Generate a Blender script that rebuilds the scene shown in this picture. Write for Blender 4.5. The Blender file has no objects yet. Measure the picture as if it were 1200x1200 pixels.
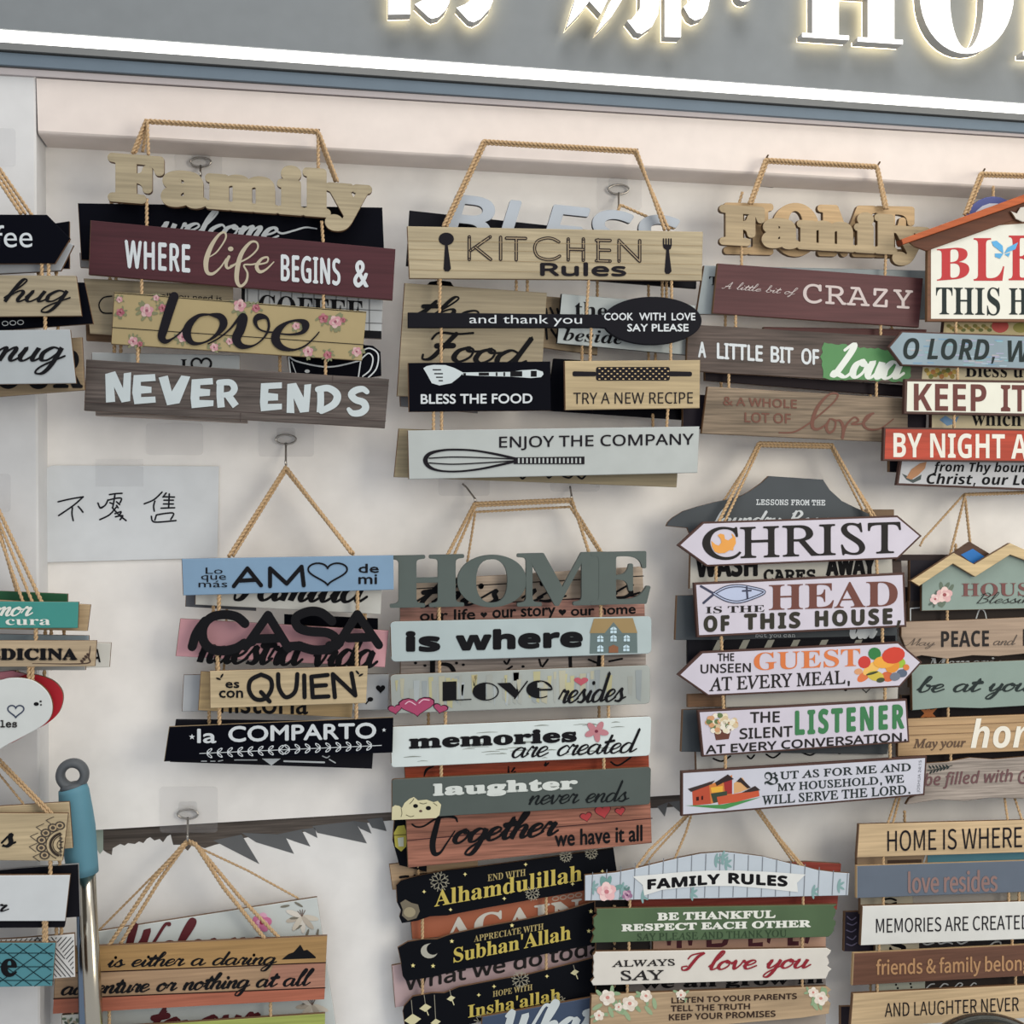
import bpy, bmesh, math, os, random
from mathutils import Vector
R = math.radians
random.seed(7)
sc = bpy.context.scene
COL = sc.collection

# ---------------------------------------------------------------- camera
F_PX, YAW, DIST, EYE = 1300.0, R(10.4), 1.3, 1.6
FWD = Vector((math.sin(YAW), math.cos(YAW), 0)); RGT = Vector((math.cos(YAW), -math.sin(YAW), 0))
CAM = -DIST * FWD + Vector((0, 0, EYE))
cd = bpy.data.cameras.new('camera'); cam = bpy.data.objects.new('camera', cd); COL.objects.link(cam)
cam.location = CAM; cam.rotation_euler = (R(90), 0, -YAW)
cd.sensor_width = 36; cd.lens = F_PX / 1200 * 36; cd.clip_start = .02; sc.camera = cam

# ---------------------------------------------------------------- world, lights, exposure
w = bpy.data.worlds.new('shop_light'); sc.world = w; w.use_nodes = True
w.node_tree.nodes['Background'].inputs[0].default_value = (.93, .96, 1, 1)
w.node_tree.nodes['Background'].inputs[1].default_value = .57
sc.view_settings.view_transform = 'Standard'; sc.view_settings.look = 'None'
sc.view_settings.exposure = 0.0; sc.view_settings.gamma = 1.0; sc.view_settings.use_curve_mapping = False

def area(name, az, el, dist, size, power, col, pos=None, aim=None):
    l = bpy.data.lights.new(name, 'AREA'); l.size = size; l.energy = power; l.color = col
    o = bpy.data.objects.new(name, l); COL.objects.link(o)
    dv = Vector((math.sin(R(az)) * math.cos(R(el)), -math.cos(R(az)) * math.cos(R(el)), math.sin(R(el))))
    o.location = Vector((0, 0, EYE)) + dv * dist
    if pos: o.location = pos; dv = Vector(pos) - Vector(aim)
    o.rotation_euler = (-dv).to_track_quat('-Z', 'Y').to_euler()
    return o
area('ceiling_light_overhead', 6, 66, 2.6, 1.2, 36, (1, .97, .93))
area('fill_light_front', 0, 0, 0, .9, 14.5, (1, .92, .78), (1.1, -1.5, 1.9), (.45, 0, 1.25))  # unseen warm fill, added to brighten the right side of the wall
area('ceiling_light_right', 34, 34, 2.6, .6, 5, (1, .93, .84))
area('ceiling_light_left', -36, 30, 2.8, 1.0, 2.5, (.86, .93, 1))

# ---------------------------------------------------------------- pixel -> point on the plane Y = -d
def P(px, py, d=0.0):
    v = FWD * F_PX + RGT * (px - 600) + Vector((0, 0, 600 - py))
    return CAM + v * ((-d - CAM.y) / v.y)

# ---------------------------------------------------------------- materials
def lin(c):
    c /= 255.0
    return c / 12.92 if c <= .04045 else ((c + .055) / 1.055) ** 2.4
KM = .96
MATS = {}
def M(rgb, kind='p'):
    key = (tuple(rgb), kind, KM)
    if key in MATS: return MATS[key]
    m = bpy.data.materials.new({'p': 'paint', 'w': 'wood', 'W': 'weathered_wood', 'm': 'metal', 'j': 'jute', 'e': 'lit', 't': 'clear_film', 'g': 'gloss', 'o': 'mottled'}[kind])
    m.use_nodes = True; nt = m.node_tree; N, L = nt.nodes, nt.links
    b = N['Principled BSDF']
    c = [min(.92, lin(x) * KM) for x in rgb]
    b.inputs['Base Color'].default_value = (*c, 1)
    b.inputs['Roughness'].default_value = .55
    b.inputs['Specular IOR Level'].default_value = .25 if max(rgb) > 60 else .06
    if kind == 'm':
        b.inputs['Metallic'].default_value = 1; b.inputs['Roughness'].default_value = .22
    elif kind == 'g':
        b.inputs['Roughness'].default_value = .12; b.inputs['Specular IOR Level'].default_value = .5
    elif kind == 'e':
        b.inputs['Emission Color'].default_value = (*[lin(x) for x in rgb], 1); b.inputs['Emission Strength'].default_value = 1.0
    elif kind == 't':
        b.inputs['Alpha'].default_value = .065; b.inputs['Roughness'].default_value = .2
    else:
        tc = N.new('ShaderNodeTexCoord'); oi = N.new('ShaderNodeObjectInfo')
        ad = N.new('ShaderNodeVectorMath'); ad.operation = 'MULTIPLY_ADD'
        ad.inputs[1].default_value = (7.3, 5.1, 9.7)
        L.new(oi.outputs['Random'], ad.inputs[0]); L.new(tc.outputs['Object'], ad.inputs[2])
        mp = N.new('ShaderNodeMapping'); L.new(ad.outputs[0], mp.inputs[0])
        nz = N.new('ShaderNodeTexNoise'); L.new(mp.outputs[0], nz.inputs['Vector'])
        nz.inputs['Scale'].default_value = 1; nz.inputs['Detail'].default_value = 5
        S = {'p': (40, 40, 40), 'w': (13, 30, 330), 'W': (16, 30, 420), 'j': (700, 700, 700), 'o': (14, 30, 9)}[kind]
        mp.inputs['Scale'].default_value = S
        lo, hi = {'p': (.96, 1.03), 'w': (.80, 1.13), 'W': (.58, 1.35), 'j': (.72, 1.2), 'o': (.82, 1.12)}[kind]
        rp = N.new('ShaderNodeMapRange'); L.new(nz.outputs[0], rp.inputs[0])
        rp.inputs[1].default_value = .3; rp.inputs[2].default_value = .7
        rp.inputs[3].default_value = lo; rp.inputs[4].default_value = hi
        mx = N.new('ShaderNodeVectorMath'); mx.operation = 'SCALE'; mx.inputs[0].default_value = c
        L.new(rp.outputs[0], mx.inputs['Scale'])
        out = mx.outputs[0]
        if kind in 'wW':
            m2 = N.new('ShaderNodeMapping'); m2.inputs['Scale'].default_value = (7, 9, 40); L.new(ad.outputs[0], m2.inputs[0])
            n2 = N.new('ShaderNodeTexNoise'); n2.inputs['Scale'].default_value = 1; n2.inputs['Detail'].default_value = 2
            L.new(m2.outputs[0], n2.inputs['Vector'])
            r2 = N.new('ShaderNodeMapRange'); L.new(n2.outputs[0], r2.inputs[0])
            r2.inputs[1].default_value = .3; r2.inputs[2].default_value = .7
            r2.inputs[3].default_value = .88 if kind == 'w' else .72; r2.inputs[4].default_value = 1.08 if kind == 'w' else 1.22
            x2 = N.new('ShaderNodeVectorMath'); x2.operation = 'SCALE'; L.new(out, x2.inputs[0]); L.new(r2.outputs[0], x2.inputs['Scale'])
            out = x2.outputs[0]
        L.new(out, b.inputs['Base Color'])
    MATS[key] = m
    return m
def EM(rgb, strength):
    key = (tuple(rgb), strength)
    if key not in MATS:
        m = bpy.data.materials.new('lit'); m.use_nodes = True; b = m.node_tree.nodes['Principled BSDF']
        b.inputs['Base Color'].default_value = (.8, .8, .8, 1)
        b.inputs['Emission Color'].default_value = (*[lin(x) for x in rgb], 1); b.inputs['Emission Strength'].default_value = strength
        MATS[key] = m
    return MATS[key]
BLK, WHT = M((24, 24, 27)), M((222, 224, 224))
MDF = M((112, 84, 60), 'p'); DKE = M((74, 50, 44), 'p'); JUTE = M((190, 160, 122), 'j')

# ---------------------------------------------------------------- mesh buffer
class MB:
    def __init__(s): s.v = []; s.f = []; s.m = []; s.mats = []
    def mi(s, m):
        if m not in s.mats: s.mats.append(m)
        return s.mats.index(m)
    def face(s, pts, m):
        b = len(s.v); s.v += [Vector(p) for p in pts]; s.f.append(tuple(range(b, b + len(pts)))); s.m.append(s.mi(m))
    def mesh(s, vs, fs, m):
        b = len(s.v); s.v += [Vector(p) for p in vs]; i = s.mi(m)
        for f in fs: s.f.append(tuple(b + k for k in f)); s.m.append(i)
    def build(s, name, parent=None, porigin=Vector((0, 0, 0)), smooth=False, bevel=0, fix=True, origin=None, yf=None):
        lo = Vector([min(v[i] for v in s.v) for i in range(3)]); hi = Vector([max(v[i] for v in s.v) for i in range(3)])
        o0 = (lo + hi) / 2 if origin is None else origin
        me = bpy.data.meshes.new(name); me.from_pydata([tuple(v - o0) for v in s.v], [], s.f)
        for m in s.mats: me.materials.append(m)
        me.polygons.foreach_set('material_index', s.m)
        if fix or bevel:
            bm = bmesh.new(); bm.from_mesh(me)
            if fix: bmesh.ops.remove_doubles(bm, verts=bm.verts, dist=1e-6)
            if fix: bmesh.ops.recalc_face_normals(bm, faces=bm.faces)
            if bevel:
                bm.edges.ensure_lookup_table()
                yf = min(v.co.y for v in bm.verts) if yf is None else yf - o0.y
                es = [e for e in bm.edges if all(abs(v.co.y - yf) < 1e-5 for v in e.verts) and len(e.link_faces) == 2]
                bmesh.ops.bevel(bm, geom=es, offset=bevel, segments=1, affect='EDGES', clamp_overlap=True, material=-1)
            bm.to_mesh(me); bm.free()
        if smooth: me.polygons.foreach_set('use_smooth', [True] * len(me.polygons))
        me.update()
        o = bpy.data.objects.new(name, me); COL.objects.link(o); o.location = o0 - porigin
        if parent: o.parent = parent
        return o, o0
    def prism(s, front, th, mf, ms):
        n = len(front); back = [p + Vector((0, th, 0)) for p in front]
        b = len(s.v); s.v += front + back; i = s.mi(mf); j = s.mi(ms)
        s.f.append(tuple(range(b, b + n))); s.m.append(i)
        s.f.append(tuple(range(b + 2 * n - 1, b + n - 1, -1))); s.m.append(j)
        for k in range(n):
            l = (k + 1) % n; s.f.append((b + k, b + n + k, b + n + l, b + l)); s.m.append(j)
    def tube(s, pts, rad, m, sides=8, caps=True):
        pts = [Vector(p) for p in pts]; n = len(pts)
        rad = rad if isinstance(rad, (list, tuple)) else [rad] * n
        vs = []; fs = []
        up = Vector((0.13, -1, .21)).normalized()
        for i in range(n):
            t = (pts[min(i + 1, n - 1)] - pts[max(i - 1, 0)]).normalized()
            a = t.cross(up)
            if a.length < 1e-4: a = t.cross(Vector((1, 0, 0)))
            a.normalize(); c = t.cross(a)
            for k in range(sides):
                an = 2 * math.pi * k / sides
                vs.append(pts[i] + (a * math.cos(an) + c * math.sin(an)) * rad[i])
        for i in range(n - 1):
            for k in range(sides):
                l = (k + 1) % sides
                fs.append((i * sides + k, i * sides + l, (i + 1) * sides + l, (i + 1) * sides + k))
        if caps: fs += [tuple(range(sides - 1, -1, -1)), tuple(range((n - 1) * sides, n * sides))]
        s.mesh(vs, fs, m)

def catmull(pts, n=8):
    if len(pts) < 3:
        out = []
        a, b = pts
        for k in range(n + 1): out.append([a[i] + (b[i] - a[i]) * k / n for i in range(len(a))])
        return out
    q = [pts[0]] + list(pts) + [pts[-1]]; out = []
    for i in range(1, len(q) - 2):
        for k in range(n):
            t = k / n
            out.append([.5 * (2 * q[i][j] + (q[i + 1][j] - q[i - 1][j]) * t + (2 * q[i - 1][j] - 5 * q[i][j] + 4 * q[i + 1][j] - q[i + 2][j]) * t * t + (3 * q[i][j] - q[i - 1][j] - 3 * q[i + 1][j] + q[i + 2][j]) * t ** 3) for j in range(len(q[0]))])
    out.append(list(pts[-1]))
    return out

# ---------------------------------------------------------------- fonts (the ones that come with Blender)
def font(n):
    for base in (bpy.utils.system_resource('DATAFILES', path='fonts') or '', os.path.join(os.path.dirname(bpy.app.binary_path), '4.5', 'datafiles', 'fonts')):
        try: return bpy.data.fonts.load(os.path.join(base, n))
        except Exception: pass
    return None
FM = font('NotoSansMath-Regular.woff2'); FC = font('Noto Sans CJK Regular.woff2')
ST = {'bs': (0x1D400, 0x1D41A), 'is': (0x1D434, 0x1D44E), 'bis': (0x1D468, 0x1D482), 'sc': (0x1D49C, 0x1D4B6), 'bsc': (0x1D4D0, 0x1D4EA), 'fr': (0x1D56C, 0x1D586), 'db': (0x1D538, 0x1D552), 'sb': (0x1D5D4, 0x1D5EE), 'si': (0x1D608, 0x1D622), 'sbi': (0x1D63C, 0x1D656), 'mo': (0x1D670, 0x1D68A)}
EX = {'is': {'h': '\u210e'}, 'sc': dict(zip('BEFHILMRego', '\u212c\u2130\u2131\u210b\u2110\u2112\u2133\u211b\u212f\u210a\u2134')), 'db': dict(zip('CHNPQRZ', '\u2102\u210d\u2115\u2119\u211a\u211d\u2124'))}
def mm(s, st):
    if st not in ST or FM is None: return s
    u, l = ST[st]; o = ''
    for c in s:
        if c in EX.get(st, {}): o += EX[st][c]
        elif 'A' <= c <= 'Z': o += chr(u + ord(c) - 65)
        elif 'a' <= c <= 'z': o += chr(l + ord(c) - 97)
        else: o += c
    return o
TC = {}
def glyphs(s, st, res, sp=1.0):
    k = (s, st, res, sp)
    if k not in TC:
        cu = bpy.data.curves.new('t', 'FONT'); cu.body = mm(s, st); cu.resolution_u = res; cu.space_character = sp
        f = FC if st == 'cj' else (None if st == 'df' else FM)
        if f: cu.font = f
        o = bpy.data.objects.new('t', cu)
        me = bpy.data.meshes.new_from_object(o)
        vs = [(v.co.x, v.co.y) for v in me.vertices]; fs = [tuple(p.vertices) for p in me.polygons]
        bpy.data.objects.remove(o); bpy.data.curves.remove(cu); bpy.data.meshes.remove(me)
        TC[k] = (vs, fs)
    return TC[k]

# ---------------------------------------------------------------- sign builder
class Plank: pass
def bounds(bufs):
    vs = [v for b in bufs for v in b.v]
    return (Vector([min(v[i] for v in vs) for i in range(3)]), Vector([max(v[i] for v in vs) for i in range(3)]))
def rounded(c, r):
    out = []
    n = len(c)
    for i in range(n):
        p, a, b = Vector(c[i]), Vector(c[i - 1]), Vector(c[(i + 1) % n])
        u = (a - p).normalized() * r; v = (b - p).normalized() * r
        for t in (0, .25, .5, .75, 1):
            q = p + u * (1 - t) ** 2 + v * t ** 2
            out.append((q.x, q.y))
    return out
SIGNS = []
class Sign:
    def __init__(s, label, d, name='hanging_sign', cat='sign', group='hanging word signs on the wall'):
        s.label = label; s.d = d; s.name = name; s.cat = cat; s.group = group; s.pl = []; s.cords = []; SIGNS.append(s)
    def plank(s, pts, m, d=None, th=.005, side=None, r=0, name='plank', label=None, bevel=.0006):
        p = Plank(); p.d = s.d if d is None else d; p.th = th; p.name = name; p.label = label; p.bevel = bevel; p.sub = {}
        p.body = MB()
        if pts:
            q = rounded(pts, r) if r else pts
            p.body.prism([P(x, y, p.d) for x, y in q], th, m, side or MDF)
        s.pl.append(p); return p
    def framed(s, pts, mface, inset, d=None, frame=None, **k):
        p = s.plank(pts, frame or DKE, d=d, side=frame or DKE, **k)
        c = Vector((sum(x for x, y in pts) / len(pts), sum(y for x, y in pts) / len(pts)))
        q = []
        n = len(pts)
        for i in range(n):
            a, b, e = Vector(pts[i - 1]), Vector(pts[i]), Vector(pts[(i + 1) % n])
            n1 = Vector((-(b - a).y, (b - a).x)).normalized(); n2 = Vector((-(e - b).y, (e - b).x)).normalized()
            if (c - b).dot(n1) < 0: n1 = -n1
            if (c - b).dot(n2) < 0: n2 = -n2
            h = (n1 + n2).normalized(); q.append(tuple(b + h * (inset / max(.35, h.dot(n1)))))
        poly(p, q, mface, 0, 'printed_face')
        return p
    def cord(s, pts, d=None, r=.0016, name='hanging_cord', m=None, twist=True):
        d = (s.d - .0025) if d is None else d
        w3 = [P(q[0], q[1], q[2] if len(q) > 2 else d) for q in pts]
        path = []
        for a, b in zip(w3[:-1], w3[1:]):
            n = max(2, int((b - a).length / .0016))
            path += [a.lerp(b, k / n) for k in range(n)]
        path.append(w3[-1])
        mb = MB(); ph = random.random() * 6
        if twist:
            for h in (0, math.pi):
                pp = []; acc = 0
                for i, p in enumerate(path):
                    t = (path[min(i + 1, len(path) - 1)] - path[max(i - 1, 0)]).normalized()
                    if i: acc += (p - path[i - 1]).length
                    a = t.cross(Vector((0, 1, 0))).normalized(); c = t.cross(a)
                    an = ph + h + acc / .0095 * 2 * math.pi
                    pp.append(p + (a * math.cos(an) + c * math.sin(an)) * r * .55)
                mb.tube(pp, r * .72, m or JUTE, 6)
        else: mb.tube(path, r, m or JUTE, 6)
        s.cords.append((name, mb)); return mb
    def links(s, lst, d=None, r=.0016):
        for q in lst:
            x, y0, y1 = q[:3]; x1 = q[3] if len(q) > 3 else x
            s.cord([(x, y0 - 3), (x1, y1 + 3)], d, r, 'connecting_cord')
    def done(s):
        bodies = [p.body for p in s.pl] + [c[1] for c in s.cords]
        lo, hi = bounds(bodies)
        base = Vector(((lo.x + hi.x) / 2, hi.y, lo.z))
        e = bpy.data.objects.new(s.name, None); COL.objects.link(e); e.location = base; e.empty_display_size = .05
        e['label'] = s.label; e['category'] = s.cat
        if s.group: e['group'] = s.group
        for p in s.pl:
            o, o0 = p.body.build(p.name, e, base, bevel=p.bevel, yf=-p.d)
            if p.label: o['label'] = p.label
            for n, b in p.sub.items():
                c, _ = b.build(n.split('#')[0], o, o0, fix=getattr(b, 'solid', False))
        for n, b in s.cords: b.build(n, e, base, smooth=True, fix=False)
        return e

# ---- printing on planks; all coordinates are photo pixels projected onto the plank's own plane
CNT = [0]
SURF = ('printed_seam', 'printed_grain', 'printed_blotch', 'printed_streak', 'printed_crack', 'printed_lines', 'printed_stripe', 'printed_check', 'painted_strip', 'printed_face', 'printed_border')
def solo(name): CNT[0] += 1; return name + '#%d' % CNT[0]
def jit(i=0, s=1e-5): return ((i * 7 + CNT[0] * 5) % 12) * s
def jit2(i): return ((i * 7) % 31) * 1e-5
def buf(p, name):
    if name in SURF and hasattr(p, 'body'): return p.body
    if name not in p.sub: p.sub[name] = MB()
    return p.sub[name]
def PD(p, lv): return p.d + .00022 + .00014 * lv
def poly(p, pts, m, lv=1, name='printed_motif'):
    CNT[0] += 1; D = PD(p, lv) + jit()
    buf(p, name).face([P(x, y, D) for x, y in pts], m)
def ell(p, cx, cy, rx, ry, m, lv=1, name='printed_motif', n=18, rot=0, a0=0, a1=360):
    c, s = math.cos(R(rot)), math.sin(R(rot)); pts = []
    full = abs(a1 - a0) >= 360
    for k in range(n if full else n + 1):
        a = R(a0 + (a1 - a0) * k / n); x, y = rx * math.cos(a), ry * math.sin(a)
        pts.append((cx + x * c - y * s, cy + x * s + y * c))
    poly(p, pts, m, lv, name)
def ribbon(pts, w, smooth, n):
    wl = w if isinstance(w, (list, tuple)) else [w] * len(pts)
    q = [(x, y, ww) for (x, y), ww in zip(pts, wl)]
    c = catmull(q, n) if smooth else q
    Lf, Rt = [], []
    for i in range(len(c)):
        a, b = c[max(i - 1, 0)], c[min(i + 1, len(c) - 1)]
        t = Vector((b[0] - a[0], b[1] - a[1]))
        if t.length < 1e-6: t = Vector((1, 0))
        t.normalize(); nx, ny = -t.y, t.x; h = max(.15, c[i][2] / 2)
        Lf.append((c[i][0] + nx * h, c[i][1] + ny * h)); Rt.append((c[i][0] - nx * h, c[i][1] - ny * h))
    return c, Lf, Rt
def stroke(p, pts, w, m=BLK, lv=1, name='lettering', smooth=True, n=6, th=0, cap=True):
    c, Lf, Rt = ribbon(pts, w, smooth, n)
    b = buf(p, name) if name else p.body
    CNT[0] += 1
    if not smooth and len(pts) > 2:
        wl = w if isinstance(w, (list, tuple)) else [w] * len(pts)
        for i in range(len(pts) - 1): stroke(p, pts[i:i + 2], wl[i:i + 2], m, lv, name, False, n, th, True)
        return
    if not th:
        D = PD(p, lv) + jit()
        for i in range(len(c) - 1):
            b.face([P(*Lf[i], D + i * 1.5e-6), P(*Lf[i + 1], D + (i + 1) * 1.5e-6), P(*Rt[i + 1], D + (i + 1) * 1.5e-6), P(*Rt[i], D + i * 1.5e-6)], m)
        if cap:
            D += 1.1e-4
            for e in (c[0], c[-1]):
                h = max(.15, e[2] / 2)
                b.face([P(e[0] + h * math.cos(k * .6283), e[1] + h * math.sin(k * .6283), D) for k in range(10)], m); D += 3e-6
    else:
        dj = p.d + jit(0, 3e-5); out = [P(*q, dj) for q in Lf]; oth = [P(*q, dj) for q in Rt]; V = Vector((0, th, 0))
        for i in range(len(c) - 1):
            b.face([out[i], out[i + 1], oth[i + 1], oth[i]], m); b.face([out[i] + V, out[i + 1] + V, oth[i + 1] + V, oth[i] + V], m)
            b.face([out[i], out[i + 1], out[i + 1] + V, out[i] + V], m); b.face([oth[i], oth[i + 1], oth[i + 1] + V, oth[i] + V], m)
        for e in (c[0], c[-1]):
            h = e[2] / 2
            b.prism([P(e[0] + h * math.cos(k * .5236), e[1] + h * math.sin(k * .5236), dj - 1.4e-5) for k in range(12)], th, m, m)
def T(p, s, st, x0, y0, x1, y1, sl=0, c=BLK, dil=0, sh=0, lv=2, th=0, quad=None, name='lettering', side=None, sp=1.0, dz=0):
    if st in ('bsc', 'sc'): return script(p, s, st, x0, y0, x1, y1, sl, c, dil, lv)
    if st == 'rs': st, sh = 'is', -.27
    hgt = abs(y1 - y0)
    vs, fs = glyphs(s, st, 6 if hgt > 24 else (4 if hgt > 11 else 2), sp)
    if sh: vs = [(x + sh * y, y) for x, y in vs]
    ax, bx = min(v[0] for v in vs), max(v[0] for v in vs); ay, by = min(v[1] for v in vs), max(v[1] for v in vs)
    if dil: x0, y0, x1, y1 = x0 + dil, y0 + dil, x1 - dil, y1 - dil
    px = []
    for x, y in vs:
        u, v = (x - ax) / (bx - ax), (y - ay) / (by - ay)
        if quad:
            tl, tr, br, bl = quad
            px.append(tuple((tl[i] * (1 - u) + tr[i] * u) * v + (bl[i] * (1 - u) + br[i] * u) * (1 - v) for i in (0, 1)))
        else:
            X = x0 + u * (x1 - x0); px.append((X, y0 + (1 - v) * (y1 - y0) + sl * (X - x0)))
    offs = [(0, 0)]
    if dil:
        k = 8 if dil > 1 else 4
        if th and dil > 2: k = 20
        offs = ([(0, 0)] if dil > 2.5 else []) + [(dil * math.cos(2 * math.pi * i / k), dil * math.sin(2 * math.pi * i / k)) for i in range(k)]
    if th and dil > 2: offs += [(dil * .5 * math.cos(.3 + .785 * i), dil * .5 * math.sin(.3 + .785 * i)) for i in range(8)]
    b = buf(p, solo(name)) if name else p.body
    CNT[0] += 1
    if not th:
        D = PD(p, lv)
        for i, (ox, oy) in enumerate(offs): b.mesh([P(x + ox, y + oy, D + jit(i)) for x, y in px], fs, c)
    else:
        if name: b.solid = True
        cnt = {}
        for f in fs:
            for i in range(len(f)):
                e = (f[i], f[(i + 1) % len(f)]); cnt[tuple(sorted(e))] = cnt.get(tuple(sorted(e)), 0) + 1
        be = [e for e, k in cnt.items() if k == 1]; n = len(px); V = Vector((0, th, 0))
        for i, (ox, oy) in enumerate(offs):
            fr = [P(x + ox, y + oy, p.d + dz + jit2(i)) for x, y in px]
            b.mesh(fr + [q + V for q in fr], list(fs) + [tuple(k + n for k in f[::-1]) for f in fs], c)
            b.mesh(fr + [q + V for q in fr], [(e[0], e[1], e[1] + n, e[0] + n) for e in be], side or c)
SCR = {
 'a': (1.1, [(.75, .85), (.45, 1), (.1, .7), (.08, .25), (.35, 0), (.65, .3), (.8, .95), (.78, .3), (.95, .02), (1.25, .35)]),
 'b': (1.0, [(0, .3), (.35, 1.2), (.5, 1.9), (.3, 2.0), (.2, 1.2), (.2, .3), (.45, 0), (.8, .3), (.75, .85), (.5, .9), (.75, .75), (1.1, .85)]),
 'c': (.75, [(.75, .8), (.5, 1), (.12, .65), (.12, .2), (.4, 0), (.85, .35)]),
 'd': (1.1, [(.75, .85), (.4, 1), (.08, .6), (.12, .15), (.4, .02), (.7, .45), (.95, 2.0), (.82, .5), (.9, .05), (1.25, .35)]),
 'e': (.8, [(0, .35), (.45, .5), (.7, .8), (.5, 1), (.2, .8), (.12, .3), (.4, 0), (.9, .35)]),
 'f': (.7, [(0, .35), (.4, 1.1), (.7, 1.8), (.55, 2.05), (.35, 1.6), (.3, .5), (.25, -.6), (.1, -1), (0, -.7), (.3, -.1), (.75, .35)]),
 'g': (1.0, [(.75, .85), (.4, 1), (.08, .6), (.15, .1), (.45, .05), (.75, .6), (.8, .95), (.75, -.3), (.55, -.95), (.2, -.9), (.35, -.4), (1.15, .35)]),
 'h': (1.0, [(0, .35), (.4, 1.3), (.55, 1.9), (.38, 2.05), (.25, 1.5), (.15, 0), (.25, .6), (.55, 1), (.75, .8), (.7, .25), (.85, 0), (1.15, .35)]),
 'i': (.55, [(0, .35), (.25, .95), (.2, .25), (.38, 0), (.7, .35)], [(.33, 1.42), (.34, 1.36)]),
 'l': (.6, [(0, .35), (.4, 1.3), (.55, 1.95), (.38, 2.1), (.22, 1.4), (.2, .3), (.4, 0), (.75, .35)]),
 'm': (1.35, [(0, .5), (.15, .98), (.15, 0), (.25, .6), (.5, 1), (.62, .8), (.58, 0), (.68, .6), (.95, 1), (1.08, .8), (1.02, .25), (1.2, 0), (1.5, .35)]),
 'n': (.98, [(0, .5), (.15, .98), (.15, 0), (.27, .6), (.55, 1), (.7, .8), (.65, .25), (.82, 0), (1.12, .35)]),
 'o': (.9, [(.5, 1), (.15, .75), (.1, .25), (.4, 0), (.72, .35), (.7, .85), (.45, .98), (.6, .75), (1.05, .8)]),
 'r': (.75, [(0, .35), (.2, 1.05), (.35, .9), (.6, .95), (.5, .4), (.6, 0), (.95, .35)]),
 's': (.75, [(0, .3), (.4, 1.05), (.45, .75), (.65, .3), (.45, 0), (.12, .1), (.4, .05), (.95, .35)]),
 't': (.6, [(0, .35), (.35, 1.2), (.4, 1.6), (.25, .5), (.4, 0), (.8, .35)], [(.05, 1.1), (.65, 1.2)]),
 'u': (1.0, [(0, .4), (.18, .97), (.12, .25), (.35, 0), (.65, .4), (.75, .97), (.7, .25), (.85, 0), (1.15, .35)]),
 'v': (.9, [(0, .6), (.15, 1), (.25, .4), (.4, 0), (.65, .5), (.7, .98), (.85, .8), (1.05, .85)]),
 'w': (1.3, [(0, .6), (.12, 1), (.15, .3), (.35, 0), (.6, .5), (.62, .9), (.65, .3), (.85, 0), (1.1, .5), (1.1, .95), (1.25, .8), (1.45, .85)]),
 'y': (1.0, [(0, .5), (.18, .97), (.15, .3), (.35, .05), (.65, .5), (.78, .97), (.7, -.3), (.5, -.95), (.2, -.9), (.35, -.4), (1.1, .35)]),
 'A': (1.3, [(-.1, .1), (.2, .05), (.6, 1.2), (.95, 2), (.9, 1), (1.0, .05), (1.25, .3)], [(.25, .8), (1.0, .85)]),
 'L': (1.15, [(.3, 1.6), (.7, 2), (.75, 1.6), (.45, .7), (.2, .1), (0, .05), (.1, .3), (.5, .1), (.9, 0), (1.2, .35)]),
 'F': (1.2, [(.0, 1.4), (.15, 1.85), (.9, 1.85), (1.5, 2.0)], [(.85, 1.85), (.6, .8), (.4, .1), (.1, 0), (0, .3)], [(.35, .95), (1.0, 1.05)]),
 'B': (1.2, [(.3, 1.9), (.2, 1), (.15, 0)], [(0, 1.6), (.5, 2), (.95, 1.7), (.8, 1.2), (.45, 1.05), (.95, .9), (1.0, .35), (.55, 0), (.1, .1)]),
 'R': (1.25, [(.25, 1.9), (.2, 1), (.15, 0)], [(0, 1.6), (.5, 2), (.9, 1.6), (.7, 1.1), (.3, 1), (.7, .5), (1.1, 0), (1.3, .3)]),
 'W': (1.9, [(0, 1.8), (.2, 2), (.3, 1), (.4, 0), (.8, 1), (.95, 1.7), (1.0, .8), (1.15, 0), (1.5, 1), (1.75, 1.9), (1.95, 1.95)]),
 'M': (1.65, [(-.1, .1), (.15, .05), (.4, 1), (.6, 1.95), (.7, 1), (.8, .1), (1.1, 1), (1.4, 1.95), (1.4, 1), (1.45, .1), (1.75, .35)]),
 'I': (.95, [(0, 1.3), (.1, 1.7), (.5, 1.9), (.85, 1.95), (.6, 1.5), (.45, .7), (.35, .1), (.05, 0), (-.1, .35), (.2, .45)])}
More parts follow.
